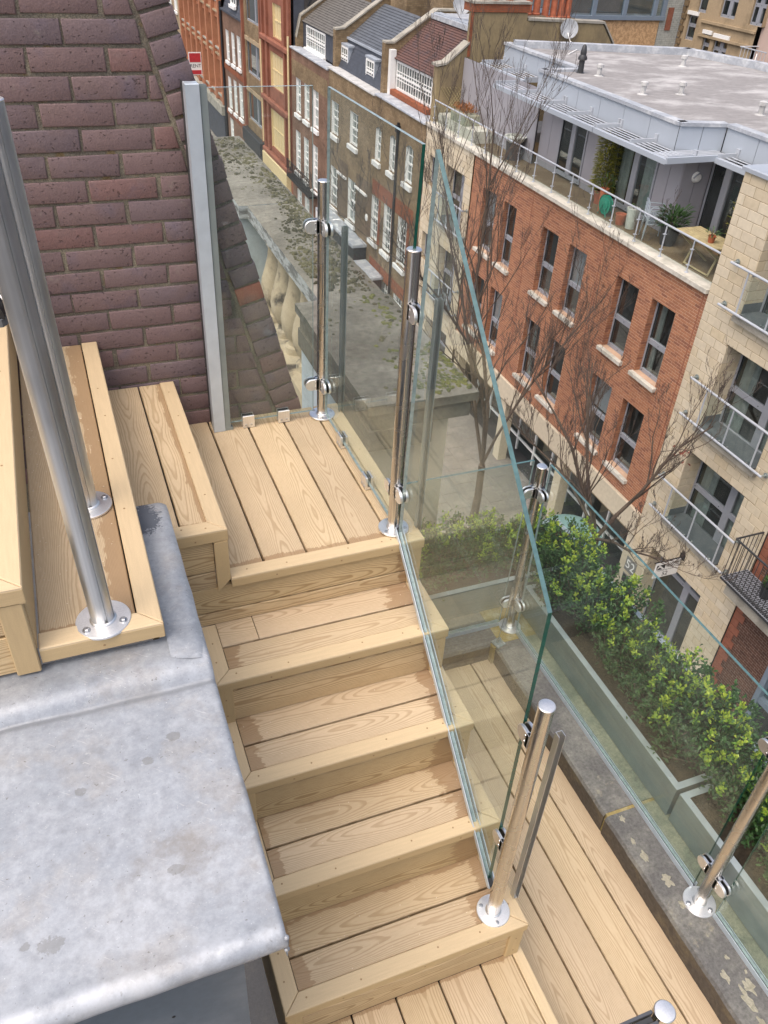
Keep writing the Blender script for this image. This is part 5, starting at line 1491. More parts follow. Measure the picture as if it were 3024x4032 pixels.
# writing
def text(body, size, mat, parent, M, name='lettering', spacing=1.0, sx=1.0):
    c = bpy.data.curves.new('t', 'FONT'); c.body = body; c.size = size; c.extrude = .003; c.align_x = 'CENTER'; c.align_y = 'CENTER'; c.space_character = spacing
    o = bpy.data.objects.new('t', c); COL.objects.link(o); bpy.context.view_layer.update()
    me = bpy.data.meshes.new_from_object(o.evaluated_get(bpy.context.evaluated_depsgraph_get())); me.name = name
    bpy.data.objects.remove(o); bpy.data.curves.remove(c)
    me.materials.clear(); me.materials.append(MATS[mat])
    S = Matrix.Diagonal((sx, 1, 1, 1)); me.transform(M @ S)
    return link(name, me, parent, (0, 0, 0))
def Mx(c): return Matrix(((0, 0, -1, c[0]), (-1, 0, 0, c[1]), (0, 1, 0, c[2]), (0, 0, 0, 1)))     # faces -x
def My(c): return Matrix(((1, 0, 0, c[0]), (0, 0, -1, c[1]), (0, 1, 0, c[2]), (0, 0, 0, 1)))      # faces -y
np_ = thing('number_plaque', (13, 12.15, -13.75), 'grey plaque with the number 52 on the cream stone beside the entrance', 'plaque')
boxpart('plate', 'plaque', np_, 12.975, 12.998, 11.92, 12.38, -13.98, -13.5); text('52', .42, 'white_paint', np_, Mx((12.97, 12.15, -13.74)))
ep = thing('entry_plate', (13, 12.15, -14.3), 'small dark metal entry plate under the number plaque', 'plaque')
boxpart('plate', 'plaque', ep, 12.975, 12.998, 11.95, 12.36, -14.42, -14.1); boxpart('recess', 'dark_metal', ep, 12.97, 12.9745, 11.98, 12.33, -14.39, -14.13)
sg = thing('hanging_sign', (12.56, 10.46, -12.53), 'white hanging sign with a black arrow emblem and the number 52 over the entrance', 'sign')
b = MB(); b.cbox(12.17, 12.94, 10.445, 10.475, -12.54, -12.02, .004); b.build('board', 'white_paint', sg)
b = MB(); b.tube([(12.10, 10.46, -11.985), (13.0, 10.46, -11.985)], .018, 6); b.box(12.96, 12.998, 10.38, 10.54, -12.06, -11.90); b.tube([(12.3, 10.46, -11.985), (12.3, 10.46, -12.03)], .01, 5); b.tube([(12.8, 10.46, -11.985), (12.8, 10.46, -12.03)], .01, 5)
b.lathe([(.05, 0), (.05, .05)], (12.98, 10.46, -11.88), 8); b.build('bracket', 'black_paint', sg)
b = MB()
for tri in ([(12.20, -12.24), (12.20, -12.09), (12.27, -12.09)], [(12.21, -12.25), (12.40, -12.25), (12.30, -12.17)], [(12.29, -12.09), (12.47, -12.09), (12.47, -12.25)]):
    b.add([(p[0], 10.442, p[1]) for p in tri], [(0, 1, 2)])
b.build('emblem', 'black_paint', sg)
text('K\u00d6NIG +', .085, 'black_paint', sg, My((12.71, 10.444, -12.11)), sx=1.1); text('NEURATH', .085, 'black_paint', sg, My((12.71, 10.444, -12.19)), sx=1.0)
text('INTERNATIONAL', .055, 'black_paint', sg, My((12.56, 10.444, -12.29)), spacing=1.5); text('52', .19, 'black_paint', sg, My((12.53, 10.444, -12.43)))
# ------------------------------------------------------------------ terraced houses further along
def house(name, label, y0, y1, zt, mat, holes, parapet=True, depth=.5, x=13.0):
    t = thing(name, (x + 2, (y0 + y1) / 2, ZG), label, 'house')
    b = MB(); wall_open(b, x, y0, y1, ZG + .1, zt, holes, .15); b.build('wall', mat, t)
    boxpart('house_core', 'shop_dark', t, x + .8, x + 3, y0 + .05, y1 - .05, ZG + .1, zt - .3)
    return t
def roof_courses(parent, x0, z0, x1, z1, y0, y1, n, mat, name='roof', lift=.03):
    b = MB()
    for i in range(n):
        xa, za = x0 + (x1 - x0) * i / n, z0 + (z1 - z0) * i / n; xb, zb_ = x0 + (x1 - x0) * (i + 1.08) / n, z0 + (z1 - z0) * (i + 1.08) / n
        nl = math.hypot(x1 - x0, z1 - z0); ux, uz = -(z1 - z0) / nl * lift, (x1 - x0) / nl * lift
        b.add([(xa + ux, y0, za + uz), (xa + ux, y1, za + uz), (xb, y1, zb_), (xb, y0, zb_), (xa, y0, za), (xa, y1, za)], [(0, 3, 2, 1), (0, 1, 5, 4)])
    b.add([(x0 + .02, y0, z0 - .02), (x0 + .02, y1, z0 - .02), (x1 + .02, y1, z1 - .02), (x1 + .02, y0, z1 - .02)], [(0, 3, 2, 1)])
    return b.build(name, mat, parent)
def party(parent, y, pts, mat, th=.36, cap='grey_stone'):
    """wall between houses: pts (x,z) of its sloping top"""
    b = MB(); poly = [(pts[0][0], -6.2)] + pts + [(pts[-1][0], -6.2)]
    b.prism([(z, x) for x, z in poly], 'y', y - th / 2, y + th / 2); o = b.build('party_wall', mat, parent)
    b = MB()
    for i in range(len(pts) - 1):
        (xa, za), (xb, zb_) = pts[i], pts[i + 1]
        if abs(xb - xa) < .05: continue
        b.add([(xa, y - th / 2 - .05, za + .003), (xb, y - th / 2 - .05, zb_ + .003), (xb, y + th / 2 + .05, zb_ + .003), (xa, y + th / 2 + .05, za + .003),
               (xa, y - th / 2 - .05, za + .075), (xb, y - th / 2 - .05, zb_ + .075), (xb, y + th / 2 + .05, zb_ + .075), (xa, y + th / 2 + .05, za + .075)],
              [(0, 3, 2, 1), (4, 5, 6, 7), (0, 1, 5, 4), (2, 3, 7, 6), (1, 2, 6, 5), (3, 0, 4, 7)])
    b.build('coping', cap, o); return o
# nearest house: arched windows, red tiled roof
w1 = [(33.62, 34.30, -8.12, -6.70), (31.95, 32.58, -8.12, -6.64), (30.02, 30.80, -8.08, -6.60)]
w2 = [(33.58, 34.50, -11.68, -9.66), (31.95, 32.88, -11.68, -9.60), (30.18, 31.18, -11.68, -9.60)]
w3 = [(33.50, 34.40, -14.6, -13.1), (31.95, 32.9, -14.6, -13.1), (30.2, 31.2, -14.6, -13.1)]
h1 = house('terraced_house', 'brown brick terraced house with arched white windows and a red-brown tiled roof', 28.96, 34.45, -5.50, 'stock_brick', w1 + w2 + w3)
for q in w1: sash(h1, *q, 13.0, 2, 4, arch=True)
for q in w2: sash(h1, *q, 13.0, 3, 6)
for q in w3: sash(h1, *q, 13.0, 3, 4)
for (za, zc) in ((-9.58, -8.95), (-13.05, -12.5)):
    b = MB(); b.box(12.990, 12.9975, 29.6, 34.44, za, zc); b.build('brick_band', 'red_arch_brick', h1)
for q in w2:
    b = MB(); b.box(12.990, 12.9975, q[0] - .3, q[0] - .01, q[2], q[3]); b.build('brick_dressing', 'red_arch_brick', h1)
b = MB(); b.cbox(12.9, 13.62, 28.97, 34.4, -5.498, -5.42, .02); b.build('parapet_capping', 'roof_lead', h1)
b = MB(); wall_open(b, 13.7, 29.15, 34.2, -5.42, -4.0, [(30.25, 34.0, -5.2, -4.12)], .06); b.build('attic_wall', 'white_paint', h1)
o = sash(h1, 30.25, 34.0, -5.2, -4.12, 13.68, 14, 3, deep=.03, sill=False)
b = MB(); b.cbox(13.45, 13.69, 30.1, 34.1, -5.41, -5.2, .02); b.build('brick_sill', 'red_arch_brick', h1)
roof_courses(h1, 13.58, -4.06, 15.45, -2.52, 29.15, 34.25, 22, 'red_tile')
b = MB(); b.box(15.2, 17.5, 29.15, 34.25, -2.62, -2.45); b.build('flat_top', 'roof_lead', h1)
b = MB(); b.box(15.3, 15.62, 29.2, 34.2, -2.50, -2.40); b.build('ridge_flashing', 'zinc_cap', h1)
b = MB(); b.box(13.42, 13.66, 34.0, 34.26, -5.42, -3.75); b.build('corner_post', 'white_paint', h1)
pp = tubes(h1, 'drain_pipe', 'black_paint', [((12.93, 31.62, -15.2), (12.93, 31.62, -6.0), .055)])
b = MB(); b.box(12.85, 13.0, 31.5, 31.74, -6.35, -6.1); b.build('rain_hopper', 'black_paint', pp)
fl_ = MB(); fl_.lathe([(.16, 0), (.16, -.04), (.10, -.05)], (12.995, 35.0, -10.9), 12, axis='x'); fl_.build('round_plaque', 'white_paint', h1)
# middle house: slate roof, dormers
m1 = [(36.62, 37.72, -8.25, -6.80), (39.42, 40.52, -8.42, -6.90)]
m2 = [(36.68, 37.80, -11.85, -9.83), (39.42, 40.55, -11.95, -9.95)]
h2 = house('terraced_house', 'brown brick terraced house with a slate mansard roof and two small white dormers', 34.46, 41.0, -5.58, 'stock_brick', m1 + m2)
b = MB(); b.box(12.988, 12.9975, 34.5, 36.6, -12.0, -9.3); b.box(12.988, 12.9975, 37.85, 39.35, -12.0, -9.3); b.box(12.988, 12.9975, 40.6, 41.0, -12.0, -9.3); b.build('older_brickwork', 'stock_brick_dark', h2)
for q in m1: sash(h2, *q, 13.0, 2, 4)
for q in m2: sash(h2, *q, 13.0, 2, 4)
for (a, c, z) in ((35.05, 36.65, -9.93), (38.0, 39.4, -9.98)):
    b = MB(); b.box(12.90, 12.987, a, c, z - .04, z + .05); b.build('string_course', 'white_paint', h2)
b = MB(); b.cbox(12.92, 13.5, 34.5, 41.0, -5.578, -5.50, .02); b.build('parapet_capping', 'tar_white', h2)
roof_courses(h2, 13.45, -5.5, 13.95, -4.28, 34.6, 40.85, 9, 'slate_blue', 'mansard_slope')
roof_courses(h2, 13.88, -4.26, 15.7, -2.85, 34.6, 40.85, 16, 'slate')
b = MB(); b.box(13.82, 13.98, 34.6, 40.85, -4.31, -4.22); b.build('roof_flashing', 'zinc_cap', h2)
for (a, c) in ((36.38, 37.55), (39.95, 41.12)):
    a, c = a - .1, c - .22
    b = MB(); b.box(13.56, 14.2, a - .06, a, -5.55, -4.55); b.box(13.56, 14.2, c, c + .06, -5.55, -4.55); b.box(13.55, 14.3, a - .14, c + .14, -4.55, -4.46); d_ = b.build('dormer', 'zinc_cap', h2)
    sash(d_, a, c, -5.52, -4.56, 13.54, 3, 3, deep=.03, sill=True)
b = MB(); b.cbox(12.35, 12.98, 34.9, 40.6, -15.3, -12.28, .02); o = b.build('shop_front', 'dark_metal', h2)
b = MB(); b.cbox(12.25, 12.99, 34.85, 40.7, -12.278, -12.12, .03); b.build('lead_canopy', 'roof_lead', o)
b = MB(); b.cbox(12.1, 12.96, 32.6, 34.8, -15.3, -12.98, .02); o = b.build('shop_front', 'dark_metal', h2)
b = MB(); b.cbox(12.0, 12.98, 32.5, 34.84, -12.978, -12.85, .03); b.build('lead_canopy', 'roof_lead', o)
# left house
l1 = [(45.92, 46.82, -8.8, -6.93), (44.32, 45.22, -8.8, -6.93), (42.68, 43.62, -8.85, -6.93)]
l2 = [(46.06, 46.98, -11.95, -9.72), (44.48, 45.38, -12.0, -9.72), (42.8, 43.72, -12.1, -9.70)]
l3 = [(45.9, 46.8, -14.6, -12.9), (44.4, 45.3, -14.6, -12.9), (42.4, 43.4, -15.3, -12.9)]
h3 = house('terraced_house', 'brown brick terraced house with tall white sashes and a black iron balcony', 41.01, 47.7, -5.70, 'brown_brick', l1 + l2 + l3)
for q in l1: sash(h3, *q, 13.0, 2, 4)
for q in l2: sash(h3, *q, 13.0, 2, 6)
for q in l3[:2]: sash(h3, *q, 13.0, 2, 4)
b = MB(); b.box(13.06, 13.1, 42.41, 43.39, -15.3, -12.9); b.build('door', 'white_paint', h3)
b = MB(); b.box(12.986, 12.9965, 41.2, 47.6, -7.0, -6.2); b.build('stained_brickwork', 'stock_brick', h3)
b = MB(); b.box(12.45, 12.998, 42.6, 47.2, -12.28, -12.18); o = b.build('iron_balcony', 'black_paint', h3)
b = MB(); b.tube([(12.48, 42.6, -11.3), (12.48, 47.2, -11.3)], .02, 5); b.tube([(12.48, 42.6, -12.1), (12.48, 47.2, -12.1)], .02, 5)
for i in range(36): y = 42.65 + i * .13; b.tube([(12.48, y, -12.15), (12.48, y + (.05 if i % 3 == 0 else 0), -11.3)], .011, 4)
for i in range(9): y = 42.9 + i * .5; b.lathe([(.11, -.01), (.13, -.01), (.13, .01), (.11, .01)], (12.48, y, -11.7), 10, axis='x', caps=False)
b.build('railing', 'black_paint', o)
b = MB(); b.cbox(12.9, 13.5, 41.02, 47.7, -5.698, -5.62, .02); b.build('parapet_capping', 'roof_lead', h3)
b = MB(); wall_open(b, 13.62, 41.2, 47.5, -5.62, -4.4, [(43.5, 46.8, -5.55, -4.5)], .06); b.build('attic_wall', 'slate_blue', h3)
sash(h3, 43.5, 46.8, -5.55, -4.5, 13.58, 10, 3, deep=.03, sill=True)
roof_courses(h3, 13.55, -4.42, 15.6, -3.0, 41.2, 47.5, 18, 'grey_tile')
party(h1, 34.45, [(13.25, -3.55), (13.65, -3.55), (15.5, -2.38), (17.3, -2.38)], 'stock_brick')
party(h2, 41.0, [(13.25, -3.95), (13.7, -3.9), (15.7, -2.62), (17.5, -2.62)], 'stock_brick')
party(h3, 47.65, [(13.25, -5.2), (13.5, -4.2), (15.6, -2.9), (17.5, -2.9)], 'stock_brick')
def stack(parent, x0, x1, y0, y1, z0, z1, mat, pots=3, pm='chimney_pot'):
    b = MB(); b.box(x0, x1, y0, y1, z0, z1 - .25); b.box(x0 - .06, x1 + .06, y0 - .06, y1 + .06, z1 - .249, z1); o = b.build('chimney', mat, parent)
    for i in range(pots):
        px = x0 + .25 + (x1 - x0 - .5) * (i / max(1, pots - 1)); k = MB()
        k.lathe([(.15, 0), (.16, .05), (.13, .08), (.115, .55), (.14, .57), (.14, .66), (.09, .66)], (px, (y0 + y1) / 2, z1 + .002), 12); k.build('chimney_pot', pm, o, smooth=True)
    return o
stack(h2, 15.9, 17.6, 38.6, 40.6, -3.6, -1.6, 'stock_brick', 4); stack(h1, 15.9, 17.8, 34.7, 36.0, -3.2, -1.4, 'stock_brick', 4)
# rendered gable wall over the apartment terrace, with its stack of pots
yg = thing('gable_wall', (16.5, 29.1, -5.4), 'tall yellow rendered gable wall over the roof terrace with a brick stack and red chimney pots', 'wall')
b = MB(); poly = [(13.27, -5.5), (13.27, -3.55), (13.55, -3.5), (14.50, -2.83), (14.50, -1.78), (16.72, -1.80), (16.72, -2.04), (20.05, -2.13), (20.65, -2.85), (20.65, -5.5)]
b.prism([(z, x) for x, z in poly], 'y', 28.945, 29.3); b.build('rendered_wall', 'yellow_render', yg)
b = MB(); b.box(14.46, 16.76, 28.90, 29.7, -1.778, -1.52); b.build('brick_stack', 'red_arch_brick', yg)
b = MB(); b.box(14.42, 16.8, 28.86, 29.74, -1.518, -1.44); b.build('stack_capping', 'grey_stone', yg)
b = MB(); b.box(14.40, 14.52, 28.93, 28.9445, -3.2, -1.79); b.build('brick_quoin', 'red_arch_brick', yg)
b = MB()
for (a, c) in (((13.2, -3.52), (13.6, -3.46)), ((13.6, -3.46), (14.44, -2.80)), ((16.77, -2.035), (20.1, -2.125)), ((20.1, -2.125), (20.7, -2.84))):
    b.add([(a[0], 28.9, a[1] + .005), (c[0], 28.9, c[1] + .005), (c[0], 29.4, c[1] + .005), (a[0], 29.4, a[1] + .005), (a[0], 28.9, a[1] + .085), (c[0], 28.9, c[1] + .085), (c[0], 29.4, c[1] + .085), (a[0], 29.4, a[1] + .085)],
          [(0, 3, 2, 1), (4, 5, 6, 7), (0, 1, 5, 4), (2, 3, 7, 6), (1, 2, 6, 5), (3, 0, 4, 7)])
b.build('coping', 'grey_stone', yg)
for i, (x, y, z) in enumerate([(15.0, 29.3, -1.437), (15.5, 29.3, -1.437), (16.1, 29.3, -1.437), (17.2, 29.8, -1.95), (17.55, 29.8, -1.95), (17.95, 29.8, -2.05), (18.3, 29.8, -2.05), (18.62, 29.8, -2.05), (18.92, 29.8, -2.05)]):
    k = MB(); k.lathe([(.15, 0), (.16, .05), (.135, .08), (.12, .7), (.15, .72), (.15, .82), (.1, .82)], (x, y, z), 12); k.build('chimney_pot', 'chimney_pot', yg, smooth=True)
b = MB(); b.box(16.8, 19.3, 29.45, 30.3, -3.5, -2.05); b.box(16.75, 17.8, 29.45, 30.3, -2.049, -1.95); b.build('rear_stack', 'stock_brick', yg)
b = MB()
for i in range(12):
    b.tube([(13.9 + i * .12 - .45, 28.925, -5.3), (13.9 + i * .12 + .45, 28.925, -4.2)], .012, 4); b.tube([(13.9 + i * .12 + .45, 28.925, -5.3), (13.9 + i * .12 - .45, 28.925, -4.2)], .012, 4)
o = b.build('trellis', 'table_wood', yg); o['kind'] = 'stuff'
def dish(loc, r, label):
    t = thing('satellite_dish', loc, label, 'satellite dish', 'satellite dishes on the roofs')
    b = MB(); pr = [(r * q, .22 * r * q * q) for q in (.02, .3, .55, .8, 1.0)]; pr += [(r * 1.02, .22 * r), (r * .8, .14 * r - .02), (.02, -.03)]
    b.lathe([(p, -z) for p, z in pr], n=20, axis='y'); b.build('reflector', 'dish_grey', t, smooth=True, local=True, rot=(RD(-20), 0, RD(-25)))
    b = MB(); b.tube([(0, 0, 0), (0, .25, -.1)], .03, 6); b.tube([(0, 0, -r * .9), (-.15, -.5, -.1)], .015, 5); b.build('mount', 'grey_frame', t, local=True)
dish((18.45, 28.75, -2.28), .33, 'grey satellite dish on the yellow rendered gable wall')
dish((15.6, 32.2, -1.9), .36, 'pale satellite dish behind the red-brown tiled roof')
cb = thing('roof_cable', (18.2, 27.5, -2.6), 'white cable trailing from the satellite dish on to the flat roof', 'cable')
b = MB(); b.tube([(18.4, 28.7, -2.4), (18.1, 28.0, -2.56), (17.6, 26.6, -2.605), (16.6, 25.6, -2.61)], .02, 5); b.build('cable', 'white_paint', cb)

# ------------------------------------------------------------------ the buildings at the far end
rw = [(49.75, 51.55, -5.75, -4.02), (49.2, 52.3, -8.45, -6.55), (49.35, 52.5, -11.95, -9.72)]
r1 = house('terracotta_building', 'red terracotta building with tall yellow-framed windows', 47.72, 54.05, -1.5, 'terracotta', rw)
for q, n in zip(rw, (3, 5, 5)):
    o = sash(r1, *q, 13.0, n, 2, mat='cream_paint', sill=False); boxpart('shutter', 'cream_paint', o, 13.127, 13.133, q[0] + .09, q[1] - .09, q[2] + .09, q[3] - .09)
boxpart('side_wall', 'slate_blue', r1, 13.2, 17, 47.86, 47.98, -6.2, -1.5)
roof_courses(r1, 13.3, -5.6, 14.4, -2.6, 47.72, 47.855, 8, 'slate_blue', 'slate_edge')
for z in (-5.95, -9.25, -12.35):
    b = MB(); b.cbox(12.75, 12.99, 47.8, 54.0, z - .12, z + .12, .05); b.build('cornice', 'terracotta', r1)
for y in (47.95, 53.8, 48.85, 52.75):
    b = MB(); b.box(12.86, 12.995, y - .13, y + .13, -12.2, -1.5); b.build('pilaster', 'terracotta', r1)
b = MB(); b.cbox(12.7, 12.99, 48.1, 53.9, -13.5, -12.5, .04)
for y in (48.2, 50.1, 52.0, 53.8): b.box(12.72, 12.99, y - .12, y + .12, -15.3, -13.52)
b.build('shop_front', 'cream_paint', r1)
tubes(r1, 'drain_pipe', 'cream_paint', [((12.84, 53.99, -12), (12.84, 53.99, -6.2), .06), ((12.84, 47.8, -12), (12.84, 47.8, -5.2), .06)])
dw = [(54.45, 58.2, -5.72, -3.2), (54.5, 58.4, -8.75, -6.85), (54.7, 58.5, -11.6, -9.85)]
d1 = house('dark_window_building', 'narrow brown building with very large dark windows beside the terracotta one', 54.07, 59.1, -1.5, 'stock_brick', dw)
for q in dw:
    grey_window(d1, *q, 13.1, split=None, vert=.4)
    b = MB(); b.box(12.93, 12.992, q[0] - .2, q[1] + .2, q[3] + .02, q[3] + .25); b.build('lintel', 'tan_render', d1)
b = MB(); b.cbox(12.6, 12.99, 54.1, 59.05, -13.0, -12.2, .03); b.box(12.7, 12.99, 54.1, 59.05, -15.3, -13.01); b.build('shop_front', 'dark_metal', d1)
for y in (54.2, 58.95): boxpart('pilaster', 'terracotta', d1, 12.82, 12.995, y - .1, y + .1, -12.1, -1.5)
ww1 = [(63.8, 64.75, -9.05, -7.1), (62.02, 62.95, -9.0, -7.03), (60.25, 61.25, -8.95, -7.0)]
ww2 = [(63.8, 64.8, -12.25, -10.08), (62.05, 62.98, -12.2, -10.0), (60.25, 61.28, -12.15, -9.93)]
ww3 = [(63.8, 64.8, -14.6, -12.9)]
d2 = house('terraced_house', 'dark red-brown brick house with rows of narrow white sash windows', 59.12, 65.75, -6.0, 'brown_brick', ww1 + ww2 + ww3)
for q in ww1 + ww2 + ww3: sash(d2, *q, 13.0, 2, 4)
for z in (-9.55, -12.6): boxpart('brick_band', 'red_arch_brick', d2, 12.94, 12.995, 59.2, 65.7, z - .1, z + .25)
roof_courses(d2, 13.1, -5.95, 13.9, -3.6, 59.2, 65.7, 10, 'slate_blue', 'mansard_slope'); sash(d2, 61.7, 63.2, -5.4, -3.9, 13.1, 2, 4, deep=.05)
boxpart('parapet_capping', 'slate_blue', d2, 12.85, 13.3, 59.2, 65.7, -5.998, -5.88)
tubes(d2, 'drain_pipe', 'black_paint', [((12.88, 65.65, -15.2), (12.88, 65.65, -5.5), .09)])
ow = []
for r in ((-8.65, -6.75), (-11.85, -9.55), (-5.55, -3.6)):
    for k_ in range(7): ow += [(66.6 + k_ * 2.35, 66.6 + k_ * 2.35 + 1.75, *r)]
d3 = house('orange_building', 'long orange terracotta building with a grid of deep windows, farthest along the street', 65.78, 83.2, -1.5, 'orange_terracotta', ow)
for q in ow:
    b = MB(); ym = (q[0] + q[1]) / 2; b.box(13.02, 13.12, ym - .12, ym + .12, q[2] + .012, q[3] - .012); o = b.build('mullion', 'orange_terracotta', d3)
    pane_part(o, q[0], q[1], q[2], q[3], 13.12); room(o, *q, 13.13, .3); b = MB(); b.box(12.88, 12.99, q[0] - .05, q[1] + .05, q[2] - .12, q[2]); b.build('sill', 'grey_stone', o)
for k_ in range(8): boxpart('pilaster', 'orange_terracotta', d3, 12.78, 12.995, 66.0 + k_ * 2.35, 66.4 + k_ * 2.35, -12.3, -1.5)
for z in (-6.3, -9.1): boxpart('string_course', 'tan_render', d3, 12.86, 12.995, 65.8, 83.2, z - .06, z + .06)
b = MB(); b.cbox(12.6, 12.99, 65.8, 83, -13.0, -12.35, .05); b.build('shop_fascia', 'grey_stone', d3)
boxpart('shop_front', 'slate_blue', d3, 12.75, 12.99, 65.8, 83, -15.3, -13.01)
d4 = house('far_building', 'plain pale building closing the street beyond the orange one', 83.25, 100, -2.5, 'tan_render', [(85 + i * 3, 86.5 + i * 3, z, z + 1.8) for i in range(4) for z in (-8.5, -5.5)])
for i in range(4):
    for z in (-8.5, -5.5): sash(d4, 85 + i * 3, 86.5 + i * 3, z, z + 1.8, 13.0, 2, 2)
tl = thing('letting_board', (12.2, 73.5, -10.6), 'red and white letting board projecting from the orange building', 'sign')
b = MB(); b.box(11.7, 12.72, 73.48, 73.52, -11.55, -9.9); b.build('board', 'white_paint', tl); b = MB(); b.box(11.76, 12.66, 73.46, 73.4795, -10.62, -9.98); b.build('red_panel', 'red_sign', tl)
text('RENT', .36, 'black_paint', tl, My((12.22, 73.475, -10.9))); b = MB(); b.box(11.76, 12.66, 73.465, 73.4795, -11.5, -11.2); b.build('red_strip', 'red_sign', tl)
b = MB(); b.tube([(12.72, 73.5, -10.2), (12.78, 73.5, -10.2)], .02, 5); b.build('bracket', 'black_paint', tl)

# ------------------------------------------------------------------ rooftops behind the flat roof
bo = thing('boarded_extension', (25, 36, -8), 'grey glazed roof extension above a wall boarded with raw chipboard', 'building')
b = MB(); b.box(23.3, 26.48, 34.0, 38, -6.0, -2.60); b.build('chipboard_wall', 'osb', bo)
b = MB(); b.box(21.5, 26.7, 33.9, 38, -2.598, -2.44); b.build('floor_edge', 'blue_grey_frame', bo)
b = MB()
for x in (21.6, 22.9, 24.5, 26.1, 26.6): b.box(x - .09, x + .09, 33.95, 34.1, -2.43, -.4)
b.box(21.5, 26.7, 33.96, 34.09, -.6, -.4); o = b.build('window', 'blue_grey_frame', bo)
b = MB(); b.add([(21.6, 34.05, -2.42), (26.6, 34.05, -2.42), (26.6, 34.05, -.5), (21.6, 34.05, -.5)], [(0, 1, 2, 3)]); b.build('pane', 'window_glass', o)
boxpart('room_lining', 'balcony_floor', o, 21.6, 26.6, 34.8, 37.9, -2.42, -.4)
b = MB(); b.box(21.3, 23.29, 34.2, 38, -6.0, -2.60); b.build('dark_wall', 'shop_dark', bo)
gb = thing('grey_brick_block', (27.1, 36, -8), 'narrow pale grey brick wall end with one red-brown slit window', 'building')
b = MB(); b.box(26.52, 27.62, 34.02, 38, -6, .4); b.build('wall', 'grey_white_brick', gb)
b = MB(); b.box(26.85, 27.15, 33.99, 34.015, -3.0, -2.1); b.build('slit_window', 'terracotta', gb)
tw = [(32.15, 32.88, -3.56, -2.32), (33.3, 33.3 + .001, -3, -2.9)]
tb = thing('tan_building', (29.5, 31.6, -8), 'tan rendered building with grey-framed windows rising behind the flat roof', 'building')
th_ = [(32.93, 33.56, -3.28, -2.30), (30.6, 31.6, -2.15, -1.0), (32.5, 33.1, -2.15, -1.0), (30.58, 31.5, -3.95, -2.92), (31.75, 32.25, -3.9, -2.88), (28.9, 29.7, -2.2, -1.0)]
b = MB(); wall_open(b, 27.7, 29.1, 34.0, -6, .5, th_, .2); b.build('wall', 'tan_render', tb)
for q in th_:
    grey_window(tb, *q, 27.82, split=.4, vert=.5 if q[1] - q[0] > .8 else None)
    b = MB(); b.box(27.62, 27.695, q[0] - .06, q[1] + .06, q[3] + .01, q[3] + .16); b.build('lintel', 'white_paint', tb)
for z in (-2.42, -2.95): boxpart('string_course', 'tan_render', tb, 27.6, 27.698, 29.1, 32.6, z - .06, z + .04)
b = MB()
for i in range(22): b.box(27.62, 27.697, 33.72 + (.1 if i % 2 else 0), 34.0, -5 + i * .25, -4.78 + i * .25)
o = b.build('quoin', 'stock_brick', tb); o['kind'] = 'stuff'
boxpart('building_core', 'shop_dark', tb, 28.6, 31, 29.2, 33.9, -6, .4)
pk = thing('pink_building', (29, 26.5, -8), 'pinkish rendered wall with a small metal balcony at the right edge', 'building')
b = MB(); b.box(27.9, 31, 23.5, 29.05, -6, .5); b.build('wall', 'pink_render', pk)
b = MB(); b.box(26.9, 27.89, 27.4, 28.95, -4.3, -3.9); o = b.build('balcony_slab', 'grey_frame', pk)
b = MB()
for i in range(8): b.tube([(26.95, 27.45 + i * .2, -3.9), (26.95, 27.45 + i * .2, -2.9)], .015, 4)
b.tube([(26.95, 27.4, -2.9), (26.95, 28.95, -2.9)], .025, 5); b.tube([(26.95, 28.95, -2.9), (27.9, 28.95, -2.9)], .025, 5); b.build('railing', 'louvre', o)
fc = thing('folding_chair', (27.3, 28.3, -3.9), 'white metal folding chair on the far balcony at the right edge', 'chair')
b = MB(); b.tube([(27.1, 28.1, -3.89), (27.5, 28.5, -3.1)], .018, 5); b.tube([(27.5, 28.1, -3.89), (27.1, 28.5, -3.45)], .018, 5); b.tube([(27.1, 28.5, -3.89), (27.5, 28.1, -3.45)], .018, 5); b.build('frame', 'white_paint', fc)
b = MB(); b.box(27.1, 27.5, 28.1, 28.5, -3.46, -3.43); b.build('seat', 'white_paint', fc)

# ------------------------------------------------------------------ brown brick building at the right
br = thing('brick_building', (14, 4, ZG), 'dark brown brick building with a grated iron balcony at the right edge', 'building')
BRH = [(4.4, 6.95, -15.0, -12.5), (4.6, 7.6, -10.5, -8.0)]
b = MB(); wall_open(b, 13.06, -6, 8.41, -15.4, -4, BRH, .2); b.build('wall', 'dark_red_brick', br)
for i in range(40):
    b = MB(); b.box(13.045, 13.058, 8.41 - (.22 if i % 2 else .33), 8.41, -15.4 + i * .225 + .01, -15.4 + (i + 1) * .225 - .004); b.build('quoin', 'terracotta', br)
def bw_(q):
    b = MB(); a, c, d, e = q
    b.box(12.95, 13.2, c - .14, c, d, e); b.box(12.95, 13.2, a, c - .141, e - .12, e); b.box(12.95, 13.2, a, c - .141, d, d + .15); b.box(12.98, 13.2, a, c - .141, (d + e) / 2 + .1, (d + e) / 2 + .25); b.box(12.98, 13.2, (a + c) / 2 - .06, (a + c) / 2 + .06, d + .15, e - .12)
    o = b.build('window', 'blue_grey_frame', br); pane_part(o, a, c, d, e, 13.12); room(o, a, c, d, e, 13.14, .5)
for q in BRH: bw_(q)
b = MB(); b.cbox(12.3, 13.05, -2, 8.36, -11.2, -10.86, .02); b.build('balcony_slab', 'grey_stone', br)
b = MB(); b.box(12.2, 13.0, -2, 8.52, -10.855, -10.80); o = b.build('iron_balcony', 'dark_metal', br)
b = MB(); b.tube([(12.22, -2, -9.65), (12.22, 8.5, -9.65)], .025, 5); b.tube([(12.22, 8.5, -9.65), (13.05, 8.5, -9.65)], .025, 5)
b.tube([(12.22, -2, -10.7), (12.22, 8.5, -10.7)], .02, 5)
